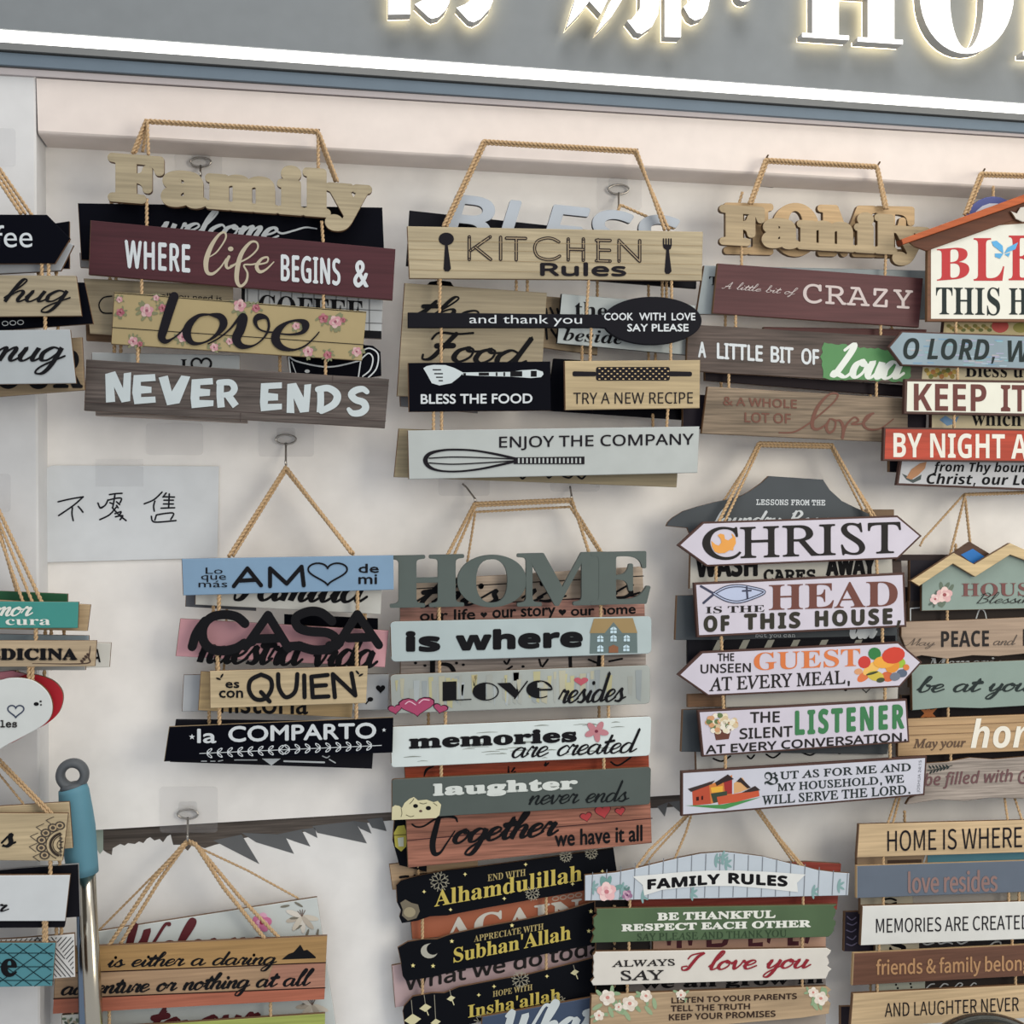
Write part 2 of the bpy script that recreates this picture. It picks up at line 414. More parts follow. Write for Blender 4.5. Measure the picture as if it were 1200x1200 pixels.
def script(p, s, st, x0, y0, x1, y1, sl, c, dil, lv):
    """joined brush handwriting: thick on the way down, thin on the way up"""
    X, lines = 0, []
    for ch in s:
        if ch == ' ': X += .8; continue
        g = SCR[ch]
        for k in g[1:]: lines.append(catmull([(X + a + .34 * b2, 1 + (b2 - 1) * (1.45 if st == 'sc' else 1) if b2 > 1 else b2) for a, b2 in k], 6))
        X += g[0]
    ax, bx = min(q[0] for l in lines for q in l), max(q[0] for l in lines for q in l); ay, by = min(q[1] for l in lines for q in l), max(q[1] for l in lines for q in l)
    u = (y1 - y0) / (by - ay) * 1.15; u = min(u, 2 * (x1 - x0) / (bx - ax))
    thick, thin = (.33 if st == 'bsc' else .2) * u + dil * .5, (.13 if st == 'bsc' else .10) * u + dil * .25
    b = buf(p, solo('lettering'))
    for l in lines:
        q = []
        for a, b2 in l:
            X = x0 + (a - ax) / (bx - ax) * (x1 - x0); q.append((X, y0 + (by - b2) / (by - ay) * (y1 - y0) + sl * (X - x0)))
        ws = []
        for i in range(len(q)):
            a, e = q[max(i - 2, 0)], q[min(i + 2, len(q) - 1)]; d = math.hypot(e[0] - a[0], e[1] - a[1]) or 1
            ws.append(thin + (thick - thin) * max(0, (e[1] - a[1]) / d))
        if len(l) < 9: ws = [thick] * len(ws)
        CNT[0] += 1; cc, Lf, Rt = ribbon(q, ws, False, 1); D = PD(p, lv) + jit()
        for i in range(len(cc) - 1): b.face([P(*Lf[i], D + i * 1.5e-6), P(*Lf[i + 1], D + (i + 1) * 1.5e-6), P(*Rt[i + 1], D + (i + 1) * 1.5e-6), P(*Rt[i], D + i * 1.5e-6)], c)
        for e in (cc[0], cc[-1]): b.face([P(e[0] + e[2] * .5 * math.cos(k * .785), e[1] + e[2] * .5 * math.sin(k * .785), D + 1.15e-4) for k in range(8)], c)
def hatch(p, inside, a, gap, w, m, box, name='printed_lines'):
    """parallel lines at angle a kept inside a region"""
    x0, y0, x1, y1 = box; dx, dy = math.cos(R(a)), math.sin(R(a)); cx, cy = (x0 + x1) / 2, (y0 + y1) / 2; L = math.hypot(x1 - x0, y1 - y0)
    k = -int(L / gap)
    while k * gap < L:
        ox, oy = cx - dy * k * gap, cy + dx * k * gap; run = []
        for i in range(-80, 81):
            x, y = ox + dx * L * i / 80, oy + dy * L * i / 80
            if x0 <= x <= x1 and y0 <= y <= y1 and inside(x, y): run.append((x, y))
            elif len(run) > 1: stroke(p, [run[0], run[-1]], w, m, 1, name, False, cap=False); run = []
            else: run = []
        if len(run) > 1: stroke(p, [run[0], run[-1]], w, m, 1, name, False, cap=False)
        k += 1
def heart_pts(cx, cy, w, h, n=22, rot=0):
    out = []
    for k in range(n):
        t = 2 * math.pi * k / n
        x = 16 * math.sin(t) ** 3 / 32 * w; y = -(13 * math.cos(t) - 5 * math.cos(2 * t) - 2 * math.cos(3 * t) - math.cos(4 * t)) / 29 * h - .09 * h
        c, s = math.cos(R(rot)), math.sin(R(rot)); out.append((cx + x * c - y * s, cy + x * s + y * c))
    return out
def heart(p, cx, cy, w, h, m, lv=1, line=0, rot=0, name='printed_heart'):
    q = heart_pts(cx, cy, w, h, 22, rot); name = solo(name)
    if line: stroke(p, q + [q[0]], line, m, lv, name, n=2)
    else: poly(p, q, m, lv, name)
def rose(p, x, y, r, cols=((205, 150, 170), (176, 90, 120), (226, 190, 200)), leaves=3, lv=1, name='printed_rose', green=(98, 120, 84)):
    g = M(green); name = solo(name)
    for k in range(leaves):
        a = random.random() * 360; ell(p, x + math.cos(R(a)) * r * 1.25, y + math.sin(R(a)) * r * 1.15, r * .62, r * .26, g, lv, name, 8, a + random.uniform(-40, 40))
    a0 = random.random() * 72
    for k in range(5):
        a = a0 + k * 72; ell(p, x + math.cos(R(a)) * r * .5, y + math.sin(R(a)) * r * .5, r * .58, r * .5, M(cols[k % 2 * 2 % 3]), lv + 1, name, 10, a)
    for k in range(4):
        a = a0 + 30 + k * 90; ell(p, x + math.cos(R(a)) * r * .27, y + math.sin(R(a)) * r * .27, r * .36, r * .28, M(cols[2 if k % 2 else 0]), lv + 2, name, 9, a)
    ell(p, x, y, r * .26, r * .24, M(cols[1]), lv + 3, name, 8)
def star(p, x, y, r, m, lv=2, name='printed_star', k=5, inner=.42):
    name = solo(name)
    poly(p, [(x + (r if i % 2 == 0 else r * inner) * math.cos(math.pi * i / k - 1.57), y + (r if i % 2 == 0 else r * inner) * math.sin(math.pi * i / k - 1.57)) for i in range(2 * k)], m, lv, name)
def flake(p, x, y, r, m, lv=2, name='printed_snowflake'):
    name = solo(name)
    for k in range(8):
        a = k * math.pi / 4 + .2
        stroke(p, [(x + .15 * r * math.cos(a), y + .15 * r * math.sin(a)), (x + r * math.cos(a), y + r * math.sin(a))], .9, m, lv, name, False, cap=False)
        for s in (-.35, .35):
            stroke(p, [(x + .55 * r * math.cos(a), y + .55 * r * math.sin(a)), (x + .88 * r * math.cos(a + s), y + .88 * r * math.sin(a + s))], .8, m, lv, name, False, cap=False)
def struct(mb, name, smooth=False, kind='structure', parent=None, po=Vector((0, 0, 0)), bevel=0, **props):
    o, o0 = mb.build(name, parent, po, smooth=smooth, bevel=bevel)
    if kind: o['kind'] = kind
    for k, v in props.items(): o[k] = v
    return o, o0
def q4(a, b, c, e): return [a, b, c, e]
# ================================================================ SETTING
PEL = .044                                    # how far the pelmet and the left panel stand out from the wall
WALLC, PELC, FASC = M((247, 244, 240), 'p'), M((226, 215, 208), 'p'), M((126, 131, 134), 'p')
def quadslab(mb, pts, th, m, ms=None): mb.prism(pts, th, m, ms or m)
# upper wall board, its lower edge runs just above the painted sheet
b = MB(); quadslab(b, [P(-60, 150), P(1420, 150), P(1420, 894), P(-60, 983)], .006, WALLC)
struct(b, 'wall_back')
# lower board with the torn dark painted band
b = MB(); quadslab(b, [P(-60, 940, -.0062), P(1420, 860, -.0062), P(1420, 1420, -.0062), P(-60, 1420, -.0062)], .006, M((240, 239, 237), 'p'))
lw, lw0 = struct(b, 'wall_lower')
b = MB(); D = -.0060
def lp(pts, m, d): b.face([P(x, y, d) for x, y in pts], m)
brown, spike = M((92, 84, 78), 'W'), M((104, 106, 108), 'o')
rag = [(121, 960), (121, 996), (125, 999), (131, 1002), (132, 994), (141, 989), (146, 991), (150, 988), (158, 989), (163, 986), (168, 988), (172, 983), (176, 981), (181, 985), (187, 983), (191, 987), (196, 980), (200, 978), (203, 990), (212, 990), (220, 997), (226, 989), (240, 994), (252, 990), (282, 983), (300, 979), (316, 984), (334, 982), (345, 977), (355, 975), (372, 972), (391, 968), (405, 967), (420, 966), (440, 963), (464, 961), (500, 958), (560, 955), (640, 951), (765, 947), (800, 945), (800, 925), (460, 945)]
for x0, x1 in ((0, 1),): lp(rag, brown, D)
for t in ([(250, 985), (283, 978), (304, 1012.6)], [(283, 976), (333, 978), (344.5, 1000.5), (300, 987)], [(324, 978), (353, 972), (363.6, 992), (345, 986)], [(352, 972), (369, 970), (372, 982)], [(366, 968), (416, 962), (430, 988.4), (372, 976)], [(414, 962), (430, 964), (435.5, 977), (422, 971)], [(430, 960), (448, 958), (453, 974), (436, 970)], [(770, 945), (783, 940), (779, 957)], [(783, 940), (800, 938), (797, 952)]):
    lp(t, spike, D + .00015)
lp([(104, 960), (121, 960), (121, 996), (117, 1001), (112, 992), (104, 999)], M((158, 172, 162), 'o'), D)
bo, _ = b.build('painted_band', lw, lw0, fix=False)
# left panel standing forward, with its bright edge
b = MB(); quadslab(b, [P(-60, 84, PEL), P(41.5, 89, PEL), P(43, 300, PEL), P(46, 880, PEL), P(47, 1420, PEL), P(-60, 1420, PEL)], PEL + .004, M((214, 214, 214), 'p'))
wl, wl0 = struct(b, 'wall_left', bevel=.002)
# pelmet: box with a softly rounded lower edge, in front of the wall
b = MB()
def ypel(x): return 89 + .0610 * x
def ybot(x): return 150.5 + .0575 * x
top0, top1 = P(42.5, ypel(42.5), PEL), P(1420, ypel(1420), PEL); bt0, bt1 = P(44.5, ybot(44.5), PEL), P(1420, ybot(1420), PEL)
prof = [(0, 0), (.0, 1.0), (.0012, 1.035), (.004, 1.055), (PEL + .001, 1.06), (PEL + .001, 0)]
n = len(prof); vs = []
for tp, bt in ((top0, bt0), (top1, bt1)):
    for dy, t in prof: vs.append(tp + (bt - tp) * t + Vector((0, dy, 0)))
fs = [(k, (k + 1) % n, n + (k + 1) % n, n + k) for k in range(n)] + [tuple(range(n)), tuple(range(2 * n - 1, n - 1, -1))]
b.mesh(vs, fs, PELC); pel, pel0 = struct(b, 'trim_1')
# dark gap line where pelmet and panel meet, under the header
b = MB(); b.prism([P(-60, 80, .03), P(1420, 166, .03), P(1420, 180, .03), P(-60, 92, .03)], .02, M((60, 55, 55)), M((60, 55, 55))); struct(b, 'trim_2')
# header: blue-grey fascia board, LED channel, lip, lower band
HD = .052
def hl(a, s, x, d): return P(x, a + s * x, d)
def band(name, a0, s0, a1, s1, d0, d1, m, th=.02, kind='structure'):
    mb = MB(); fr = [hl(a0, s0, -60, d0), hl(a0, s0, 1420, d0), hl(a1, s1, 1420, d1), hl(a1, s1, -60, d1)]
    bk = [p + Vector((0, th, 0)) for p in fr]
    mb.mesh(fr + bk, [(0, 1, 2, 3), (7, 6, 5, 4), (0, 4, 5, 1), (1, 5, 6, 2), (2, 6, 7, 3), (3, 7, 4, 0)], m)
    return struct(mb, name, kind=kind)
b = MB(); fr = [hl(-130, .0727, -60, HD), hl(-130, .0727, 1420, HD), hl(33.3, .0727, 1420, HD), hl(33.3, .0727, -60, HD)]
b.prism(fr, .012, FASC, FASC); fas, fas0 = struct(b, 'wall_header')
led, _ = band('light_strip', 33.6, .0727, 49, .0704, HD - .003, HD - .003, EM((255, 252, 244), 2.4), .004, None)
led['label'] = 'long white glowing light strip along the bottom of the grey header'; led['category'] = 'light'
band('trim_3', 49.2, .0704, 57.5, .0697, HD + .002, HD + .004, M((112, 114, 114)), .03)
band('trim_4', 57.6, .0697, 61, .0692, HD - .002, HD - .002, M((70, 76, 82)), .02)
band('trim_5', 61.1, .0692, 75.3, .0665, HD + .001, HD + .001, M((104, 118, 130)), .03)
band('trim_6', 75.4, .0665, 78.6, .064, HD - .003, HD - .003, M((96, 94, 94)), .012)
band('trim_7', 78.7, .064, 86.5, .0615, .048, .046, M((206, 198, 198)), .01)
# seam slot in the left panel head
b = MB(); b.face([P(5, 85.5, PEL + .0004), P(21, 86.5, PEL + .0004), P(21, 88, PEL + .0004), P(5, 87, PEL + .0004)], M((50, 46, 46))); b.build('slot', wl, wl0, fix=False)
# dark peeled tear under the pelmet
b = MB(); b.face([P(x, y, .0004) for x, y in ((802, 209.5), (850, 212.5), (905, 215), (918, 217), (905, 220), (850, 214.5), (806, 211.5))], M((52, 48, 50))); b.build('peeled_tear', bpy.data.objects['wall_back'], bpy.data.objects['wall_back'].location, fix=False)
# nails in the pelmet
for x, y in ((172.5, 144), (372, 154), (568, 166), (745, 177), (898, 184), (1029, 192), (1152, 200)):
    b = MB(); b.tube([P(x, y + 2, PEL - .004), P(x, y + 1, PEL + .012), P(x + 2, y - 2, PEL + .022)], .0011, M((120, 100, 80), 'm'), 7); b.build('nail', pel, pel0, smooth=True)

# ================================================================ ILLUMINATED HEADER LETTERS
LFACE, LBACK, LSIDE = EM((255, 254, 250), 1.5), EM((255, 230, 180), 5.5), M((186, 184, 180))
def letter(label, outs, holes=(), name='illuminated_letter'):
    d1 = HD + .023; mb = MB(); bk = MB()
    for o in outs:
        fr = [P(x, y, d1) for x, y in o]; n = len(fr); back = [p + Vector((0, .014, 0)) for p in fr]
        mb.mesh(fr, [tuple(range(n))], LFACE); mb.mesh(fr + back, [(k, n + k, n + (k + 1) % n, (k + 1) % n) for k in range(n)], LSIDE)
        c = sum(back, Vector()) / n
        bk.mesh([p + Vector((0, .0012, 0)) for p in back], [tuple(range(n))], LBACK)
    for o, h in holes:                        # ring shapes: outer and inner outlines with equal counts
        n = len(o); fo, fi = [P(x, y, d1) for x, y in o], [P(x, y, d1) for x, y in h]; V = Vector((0, .014, 0))
        mb.mesh(fo + fi, [(k, (k + 1) % n, n + (k + 1) % n, n + k) for k in range(n)], LFACE)
        for r in (fo, fi): mb.mesh(r + [p + V for p in r], [(k, n + k, n + (k + 1) % n, (k + 1) % n) for k in range(n)], LSIDE)
        bk.mesh([p + V + Vector((0, .0012, 0)) for p in fo + fi], [(k, (k + 1) % n, n + (k + 1) % n, n + k) for k in range(n)], LBACK)
    lo, hi = bounds([mb]); base = Vector(((lo.x + hi.x) / 2, hi.y, lo.z))
    e = bpy.data.objects.new(name, None); COL.objects.link(e); e.location = base
    e['label'] = label; e['category'] = 'letter'; e['group'] = 'illuminated letters on the header'
    mb.build('letter_face', e, base); bk.build('back_light', e, base, fix=False)
letter('glowing white Chinese character with block stem and two hooks, left end of header', [
    [(455, -45), (481, -45), (481, 16.5), (455, 17)],
    [(505, -45), (527, -45), (527, 2), (522, 12), (514, 19.8), (506, 22), (502, 19.8), (486, 5), (505, -5)],
    [(555, -45), (580, -45), (578, 0), (574, 10), (563, 22), (555, 26), (549, 24), (535, 9), (545, 5), (552, 0)]])
letter('glowing white Chinese character with pointed crossing strokes, middle of header', [
    [(664, 32), (677, -10), (693, -45), (708, -45), (693, -2), (681, 14)],
    [(699, 38), (713, 6), (728, -18), (735, -45), (747, -45), (730, -2), (716, 20)],
    [(684, -6), (704, 16), (712, 0), (700, -14)],
    [(752, -45), (773, -45), (773, 0), (771, 17), (764, 31), (752, 39.5), (746, 38), (735, 24), (740, 23), (750, 10)],
    [(779, -45), (798, -45), (798, 43.5), (779, 43)],
    [(812, -45), (833, -45), (832, -2), (829, 12), (823, 21), (814.6, 24), (808, 20), (801, 8), (806, 4), (811, -4)]])
letter('small glowing white round dot left of the large letter H', [[(873 + 10 * math.cos(k * .3927), -8 + 10 * math.sin(k * .3927)) for k in range(16)]])
letter('large glowing white serif letter H on the grey header', [
    [(952, -45), (983, -45), (983, 41), (995, 41.8), (995, 47), (940, 43.2), (940, 38.5), (952, 39)],
    [(1017, -45), (1048, -45), (1048, 46), (1058, 46.7), (1058, 52), (1005, 48.5), (1005, 43.6), (1017, 44)],
    [(983, -14), (1017, -12), (1017, -4), (983, -6)]])
ro = [(1133 + 55 * math.cos(k * math.pi / 18), -6 + 69 * math.sin(k * math.pi / 18)) for k in range(36)]
ri = [(1133 + 20 * math.cos(k * math.pi / 18), -6 + 63 * math.sin(k * math.pi / 18)) for k in range(36)]
letter('large glowing white round letter O right of the H', [], [(ro, ri)])
letter('glowing white serif foot of the letter at the right edge', [[(1212, -45), (1228, -45), (1228, 61), (1240, 62), (1240, 67), (1199, 65), (1199, 60), (1212, 60.5)]])

# ================================================================ HOOKS, NOTE, POLES
FILM, STEEL = M((206, 206, 210), 't'), M((176, 172, 166), 'm')
def hook(label, x0, y0, x1, y1, hx=None, hy=None, tip=None, d=0.0, plate=True):
    mb = MB(); r = 5; mb.prism([P(x, y, d + .0016) for x, y in rounded([(x0, y0), (x1, y0), (x1, y1), (x0, y1)], r)], .0015, FILM, FILM)
    lo, hi = bounds([mb]); base = Vector(((lo.x + hi.x) / 2, hi.y, lo.z))
    e = bpy.data.objects.new('adhesive_hook', None); COL.objects.link(e); e.location = base
    e['label'] = label; e['category'] = 'hook'; e['group'] = 'clear adhesive hooks on the wall'
    mb.build('clear_pad', e, base)
    if hx is None: return
    if plate:
        mb = MB(); ring = [P(hx + 12 * math.cos(k * math.pi / 9), hy + 5.5 * math.sin(k * math.pi / 9), d + .004) for k in range(19)]
        mb.tube(ring, .0011, STEEL, 7, False); mb.build('wire_ring', e, base, smooth=True, fix=False)
        mb = MB(); mb.prism([P(x, y, d + .0045) for x, y in rounded([(hx - 11, hy - 14), (hx + 11, hy - 14), (hx + 11, hy + 4), (hx - 11, hy + 4)], 4)], .003, FILM, FILM); mb.build('hook_plate', e, base)
    if tip:
        mb = MB(); tx, ty = tip; D2 = d + .013
        mb.tube([P(hx, hy + 4, d + .0045), P(hx + (tx - hx) * .3, hy + 8, d + .007), P(tx, ty - 4, D2 + .006), P(tx + .5, ty, D2 + .012), P(tx, ty + 1, D2 + .018), P(tx - .5, ty - 5, D2 + .021)], .0012, STEEL, 8); mb.build('hook_wire', e, base, smooth=True, fix=False)
hook('clear adhesive hook holding the blue amor sign', 303, 490, 368, 535, 335, 515, (335, 545))
hook('clear adhesive pad with no hook under the never ends plank', 171, 496, 238, 533)
hook('clear adhesive hook above the word bless behind kitchen sign', 700, 203, 752, 246, 725, 222, (725, 247))
hook('clear adhesive hook above the daring adventure sign', 187, 922, 255, 976, 220, 954, (220, 984))
hook('clear adhesive hook at left end of the grey home sign cord', 514, 545, 574, 581, 542, 563, (557, 589), plate=False)
hook('clear adhesive hook at right end of the grey home sign cord', 645, 545, 703, 576, 668, 566, (670, 586), plate=False)
hook('clear adhesive pad at the left edge above the coffee sign', -45, 150, 18, 195, d=PEL)
hook('clear adhesive pad at the left edge above the green sign', -50, 555, 12, 600, d=PEL)
hook('clear adhesive hook hidden behind the upper part of family word', 205, 170, 260, 222, 235, 190, (235, 206))

mb = MB(); fr = [(62, 545.5), (256.5, 546.5), (255, 653.5), (50, 659), (50.5, 556), (54, 548)]
mb.prism([P(x, y, .0022) for x, y in fr], .0004, M((222, 226, 229)), M((222, 226, 229)))
note, n0 = mb.build('paper_note'); note['label'] = 'white paper note with three handwritten Chinese characters taped to the wall'; note['category'] = 'note'
hw = Plank(); hw.d = .0022; hw.sub = {}
INK = M((38, 38, 44))
def hs(pts, w=1.9): stroke(hw, [(x / 5.4545, 540 + y / 5.4545) for x, y in pts], w, INK, 1, 'handwriting#%d' % (1 if pts[0][0] < 580 else 2 if pts[0][0] < 870 else 3), n=4)
for s_ in ([(372, 262), (450, 244), (532, 230)], [(530, 232), (470, 285), (375, 350)], [(463, 300), (460, 340), (468, 382)], [(500, 292), (515, 308), (530, 328)],
           [(700, 216), (740, 210), (780, 208)], [(626, 270), (642, 302), (668, 288)], [(690, 250), (672, 285), (640, 302)], [(690, 252), (740, 240), (776, 240), (768, 268)], [(735, 214), (728, 260), (720, 300)], [(702, 268), (722, 275)], [(745, 262), (765, 280)], [(745, 285), (755, 300)],
           [(742, 298), (700, 345), (638, 376)], [(718, 300), (760, 345), (806, 382)], [(735, 338), (775, 325), (760, 350)], [(738, 358), (785, 350), (768, 376)],
           [(1036, 200), (985, 248), (922, 275)], [(990, 258), (982, 290), (986, 322)], [(1062, 206), (1042, 232)], [(1046, 230), (1115, 232)], [(1048, 252), (1108, 252)], [(1045, 276), (1108, 276)], [(1030, 303), (1116, 300)], [(1082, 212), (1078, 300)],
           [(968, 355), (975, 385), (1010, 392), (1125, 382)], [(1000, 346), (1060, 336), (1110, 336), (1092, 374)], [(1000, 346), (990, 378)]): hs(s_)
for n_, bb in hw.sub.items(): bb.build(n_.split('#')[0], note, n0, fix=False)
tp = MB(); tp.prism([P(x, y, .0028) for x, y in ((112, 538), (168, 538), (168, 570), (112, 570))], .0003, FILM, FILM); tp.build('clear_tape', note, n0)

def pole(label, name, pts, r, m, grip=None):
    e = bpy.data.objects.new(name, None); COL.objects.link(e); e.location = pts[-1]; e['label'] = label; e['category'] = 'pole'
    mb = MB(); mb.tube(pts, r, m, 20); mb.build('shaft', e, pts[-1], smooth=True); return e
pd = .062
ptop, pbot = P(101.5, 1020, pd), P(110.5, 1200, pd); pend = ptop + (pbot - ptop) * 4.6
e = pole('telescopic pole with blue grip and grey hanging loop by the left panel', 'telescopic_pole', [ptop, pbot, pend], .0088, M((196, 188, 172), 'm'))
mb = MB(); ax = [(85, 922, 13.4), (86.5, 927, 14.2), (89, 950, 15.6), (91.5, 970, 16.2), (94, 995, 15.6), (96.5, 1015, 14.8), (97.5, 1024, 14.4)]
mb.tube([P(x, y, pd) for x, y, r_ in ax], [r_ * .00106 for x, y, r_ in ax], M((88, 134, 150)), 24); mb.build('grip', e, pend, smooth=True)
mb = MB(); c = P(85, 908, pd); t = MB()
vs, fs = [], []
for i in range(32):
    a = i / 32 * 2 * math.pi
    for k in range(12):
        q = k / 12 * 2 * math.pi; rr = .0120 + .0047 * math.cos(q)
        vs.append(c + Vector((math.cos(a) * rr, .0085 * math.sin(q) * (1.0), math.sin(a) * rr * 1.03)))
for i in range(32):
    for k in range(12): fs.append((i * 12 + k, i * 12 + (k + 1) % 12, ((i + 1) % 32) * 12 + (k + 1) % 12, ((i + 1) % 32) * 12 + k))
mb.mesh(vs, fs, M((88, 92, 96))); mb.tube([P(85.5, 918, pd), P(86.2, 924, pd)], [.0118, .0136], M((88, 92, 96)), 24); mb.build('hanging_loop', e, pend, smooth=True)
a_, b_ = P(96, 1030, .0452), P(99.5, 1200, .0452)
pole('thin blue-grey steel pole just left of the blue gripped pole', 'steel_pole', [a_, b_, a_ + (b_ - a_) * 4.4], .0062, M((120, 136, 156), 'm'))
# dark glossy lid poking up at the lower right corner
c = P(1158, 1262, .17); vs, fs = [], []
mb = MB(); n1, n2 = 40, 12
for j in range(n2 + 1):
    ph = j / n2 * math.pi / 2
    for i in range(n1):
        a = 2 * math.pi * i / n1; vs.append(c + Vector((.082 * math.cos(a) * math.cos(ph), .06 * math.sin(a) * math.cos(ph), .066 * math.sin(ph))))
for j in range(n2):
    for i in range(n1): fs.append((j * n1 + i, j * n1 + (i + 1) % n1, (j + 1) * n1 + (i + 1) % n1, (j + 1) * n1 + i))
fs.append(tuple(range(n1 - 1, -1, -1)))
mb.mesh(vs, fs, M((44, 46, 42), 'g')); o, o0 = mb.build('glossy_lid', smooth=True)
o['label'] = 'dark glossy rounded lid in the lower right corner before the laughter plank'; o['category'] = 'lid'
mb = MB(); mb.tube([c + Vector((.090 * math.cos(k * .1571), .066 * math.sin(k * .1571), 0.002)) for k in range(41)], .006, M((52, 52, 46), 'g'), 10, False); mb.build('rim', o, o0, smooth=True, fix=False)
# ================================================================ SIGNS: TOP ROW
WOOD, WOODL, TAN = M((160, 148, 124), 'w'), M((168, 155, 128), 'w'), M((146, 128, 102), 'w')  # top-row woods set darker, the shade up there put into the colour
WOODB = M((192, 173, 139), 'w')  # brighter copy of the pale wood for the better lit lower rows
BLKB, NAVY, OFFW = M((24, 24, 30)), M((4, 5, 15)), M((170, 176, 179))
MAR, BRN = M((72, 36, 42), 'w'), M((88, 80, 76), 'W')
PRW = M((200, 206, 210))

# --- A left edge coffee sign
S = Sign('black arrow coffee sign with hug and mug planks at upper left edge', .105)
p = S.plank([(-70, 251), (55, 251.5), (82, 279), (64, 308.5), (-70, 309)], NAVY)
T(p, 'coffee', 'df', -52, 264, 38, 290, c=PRW)
p = S.plank([(-70, 322), (89, 323), (95.5, 370), (-70, 371.5)], WOOD); T(p, 'hug', 'bsc', 5, 327, 82, 366)
p = S.plank([(-70, 388), (82, 386), (89, 449), (-70, 451)], OFFW); T(p, 'mug', 'bsc', -12, 407, 76, 438)
S.cord([(-18, 178), (30, 251)], .098); S.cord([(-24, 178), (25, 251)], .1005)
S.links([(49, 309, 322), (53, 371, 386), (57, 309, 322)])
S = Sign('mixed black, grey and wood planks behind the coffee sign', .088)
S.plank([(-70, 290), (62, 262), (81, 259), (81, 314), (-70, 318)], NAVY)
S.plank([(-70, 271), (60, 271), (86, 287), (71, 317), (-70, 324)], M((168, 172, 176)), d=.095)
p = S.plank([(-70, 335), (60, 330), (99, 331), (109, 379), (0, 387), (-70, 389)], NAVY, d=.092)
for k in range(3): ell(p, 6 + k * 9, 379 - k * .6, 4, 3, PRW, 1, 'printed_swirl'); ell(p, 6 + k * 9, 379 - k * .6, 3, 2.1, NAVY, 2, 'printed_swirl')
p = S.plank([(-70, 400), (83, 396), (96, 395), (99, 457), (-70, 470)], TAN); T(p, 'OUR', 'bs', -8, 408, 97, 456, dil=1.2)
S.cord([(-14, 178, .091), (42, 259, .090)]); S.links([(45, 318, 332), (66, 317, 331), (68, 380, 396)])

# --- B Family / life / love / never ends
S = Sign('wooden family cut-out sign over maroon, rose-patterned and grey-brown planks', .072)
p = S.plank(None, None, name='cutout_word', bevel=0, label='pale wood cut-out word family')
T(p, 'Family', 'bs', 126, 178, 436, 251, .075, WOODL, dil=4.4, th=.006, name=None, side=MDF)
p = S.plank([(106, 258), (463.5, 291.7), (460, 351.7), (103.7, 321.5)], MAR, label='maroon plank')
T(p, 'WHERE', 'sa', 146, 281, 223, 314, .074, PRW, dil=.9, sp=1.12); T(p, 'BEGINS', 'sa', 329, 297.5, 399, 329.5, .08, PRW, dil=.9, sp=1.12); T(p, '&', 'df', 414, 305, 432, 337, 0, PRW, dil=.8)
LC = M((178, 168, 146))
# crop90 scale 6
def c6(pts, ox, oy, s=6.0): return [(x / s + ox, y / s + oy) for x, y in pts]
stroke(p, c6([(925, 430), (985, 390), (1045, 300), (1040, 255), (1000, 270), (945, 350), (910, 450), (915, 530), (955, 545), (1010, 500), (1050, 440)], 90, 230), [1.2, 1.8, 2, 2.4, 3, 5, 6, 4.5, 3.4, 2, 1.6], LC)
stroke(p, c6([(1070, 425), (1050, 470), (1060, 505), (1105, 485), (1150, 440)], 90, 230), [3.6, 4, 3, 2, 1.6], LC); ell(p, 1082 / 6 + 90, 370 / 6 + 230, 3.2, 2.8, LC, 2, 'lettering')
stroke(p, c6([(0, 490), (50, 470), (130, 430), (190, 370), (185, 325), (140, 325), (80, 400), (50, 500), (45, 590), (70, 632), (110, 600), (120, 540), (95, 485), (150, 480), (200, 470)], 270, 230), [1.6, 2, 2, 2, 2.2, 3, 5, 5.6, 5, 3.4, 3, 2.4, 2, 2, 2], LC)
stroke(p, c6([(190, 480), (255, 465), (262, 430), (220, 440), (185, 490), (205, 530), (250, 515), (305, 462)], 270, 230), [2, 2, 2.2, 3, 4.4, 4, 2.4, 1.4], LC)
p = S.plank([(133.7, 342), (429.5, 365), (424, 422.5), (130, 403)], M((162, 146, 108), 'p'), label='yellow plank with printed roses')
stroke(p, [(133.8, 343), (429, 366)], .9, BLK, 1, 'printed_seam', False); stroke(p, [(131.3, 383.7), (426.7, 404)], .9, BLK, 1, 'printed_seam', False)
PK = ((186, 136, 144), (140, 84, 98), (196, 166, 164)); RD = ((150, 84, 96), (112, 50, 62), (172, 116, 122))
for x, y, r_, k in ((141, 366, 6, 1), (172, 364, 9.5, 0), (190.5, 361, 6, 1), (140, 351, 4.5, 0), (183, 349, 4.5, 0), (281, 358, 9, 0), (300, 361, 6, 1), (347, 382, 5.5, 0), (379, 373, 7, 1), (393, 377, 9, 0), (402, 375, 4, 1), (156, 400, 7, 0), (164, 403, 4, 1), (214, 395, 7.5, 0), (251, 407, 6, 0), (269, 400, 5, 0), (361, 412, 7.5, 0), (384, 416, 6, 1), (418, 412, 7, 0)):
    rose(p, x, y, r_ * .8, RD if k else PK, 8, 1, 'printed_rose', (120, 122, 92))
K2 = M((30, 28, 33))
stroke(p, [(204, 347.5), (199, 362), (192, 385), (189.5, 395), (194, 400), (202, 397), (213, 388), (220, 377)], [11.1, 11.1, 10.4, 9.1, 5.9, 2.3, 1.8, 1.6], K2, 6)
stroke(p, [(245, 368.5), (233, 370), (222, 380), (219, 392), (226, 402), (240, 401), (254, 392), (262, 380), (258, 371), (245, 368.5)], [2.3, 4.4, 8.5, 9.8, 5.2, 2.3, 4.4, 9.1, 7.8, 2.3], K2, 6)
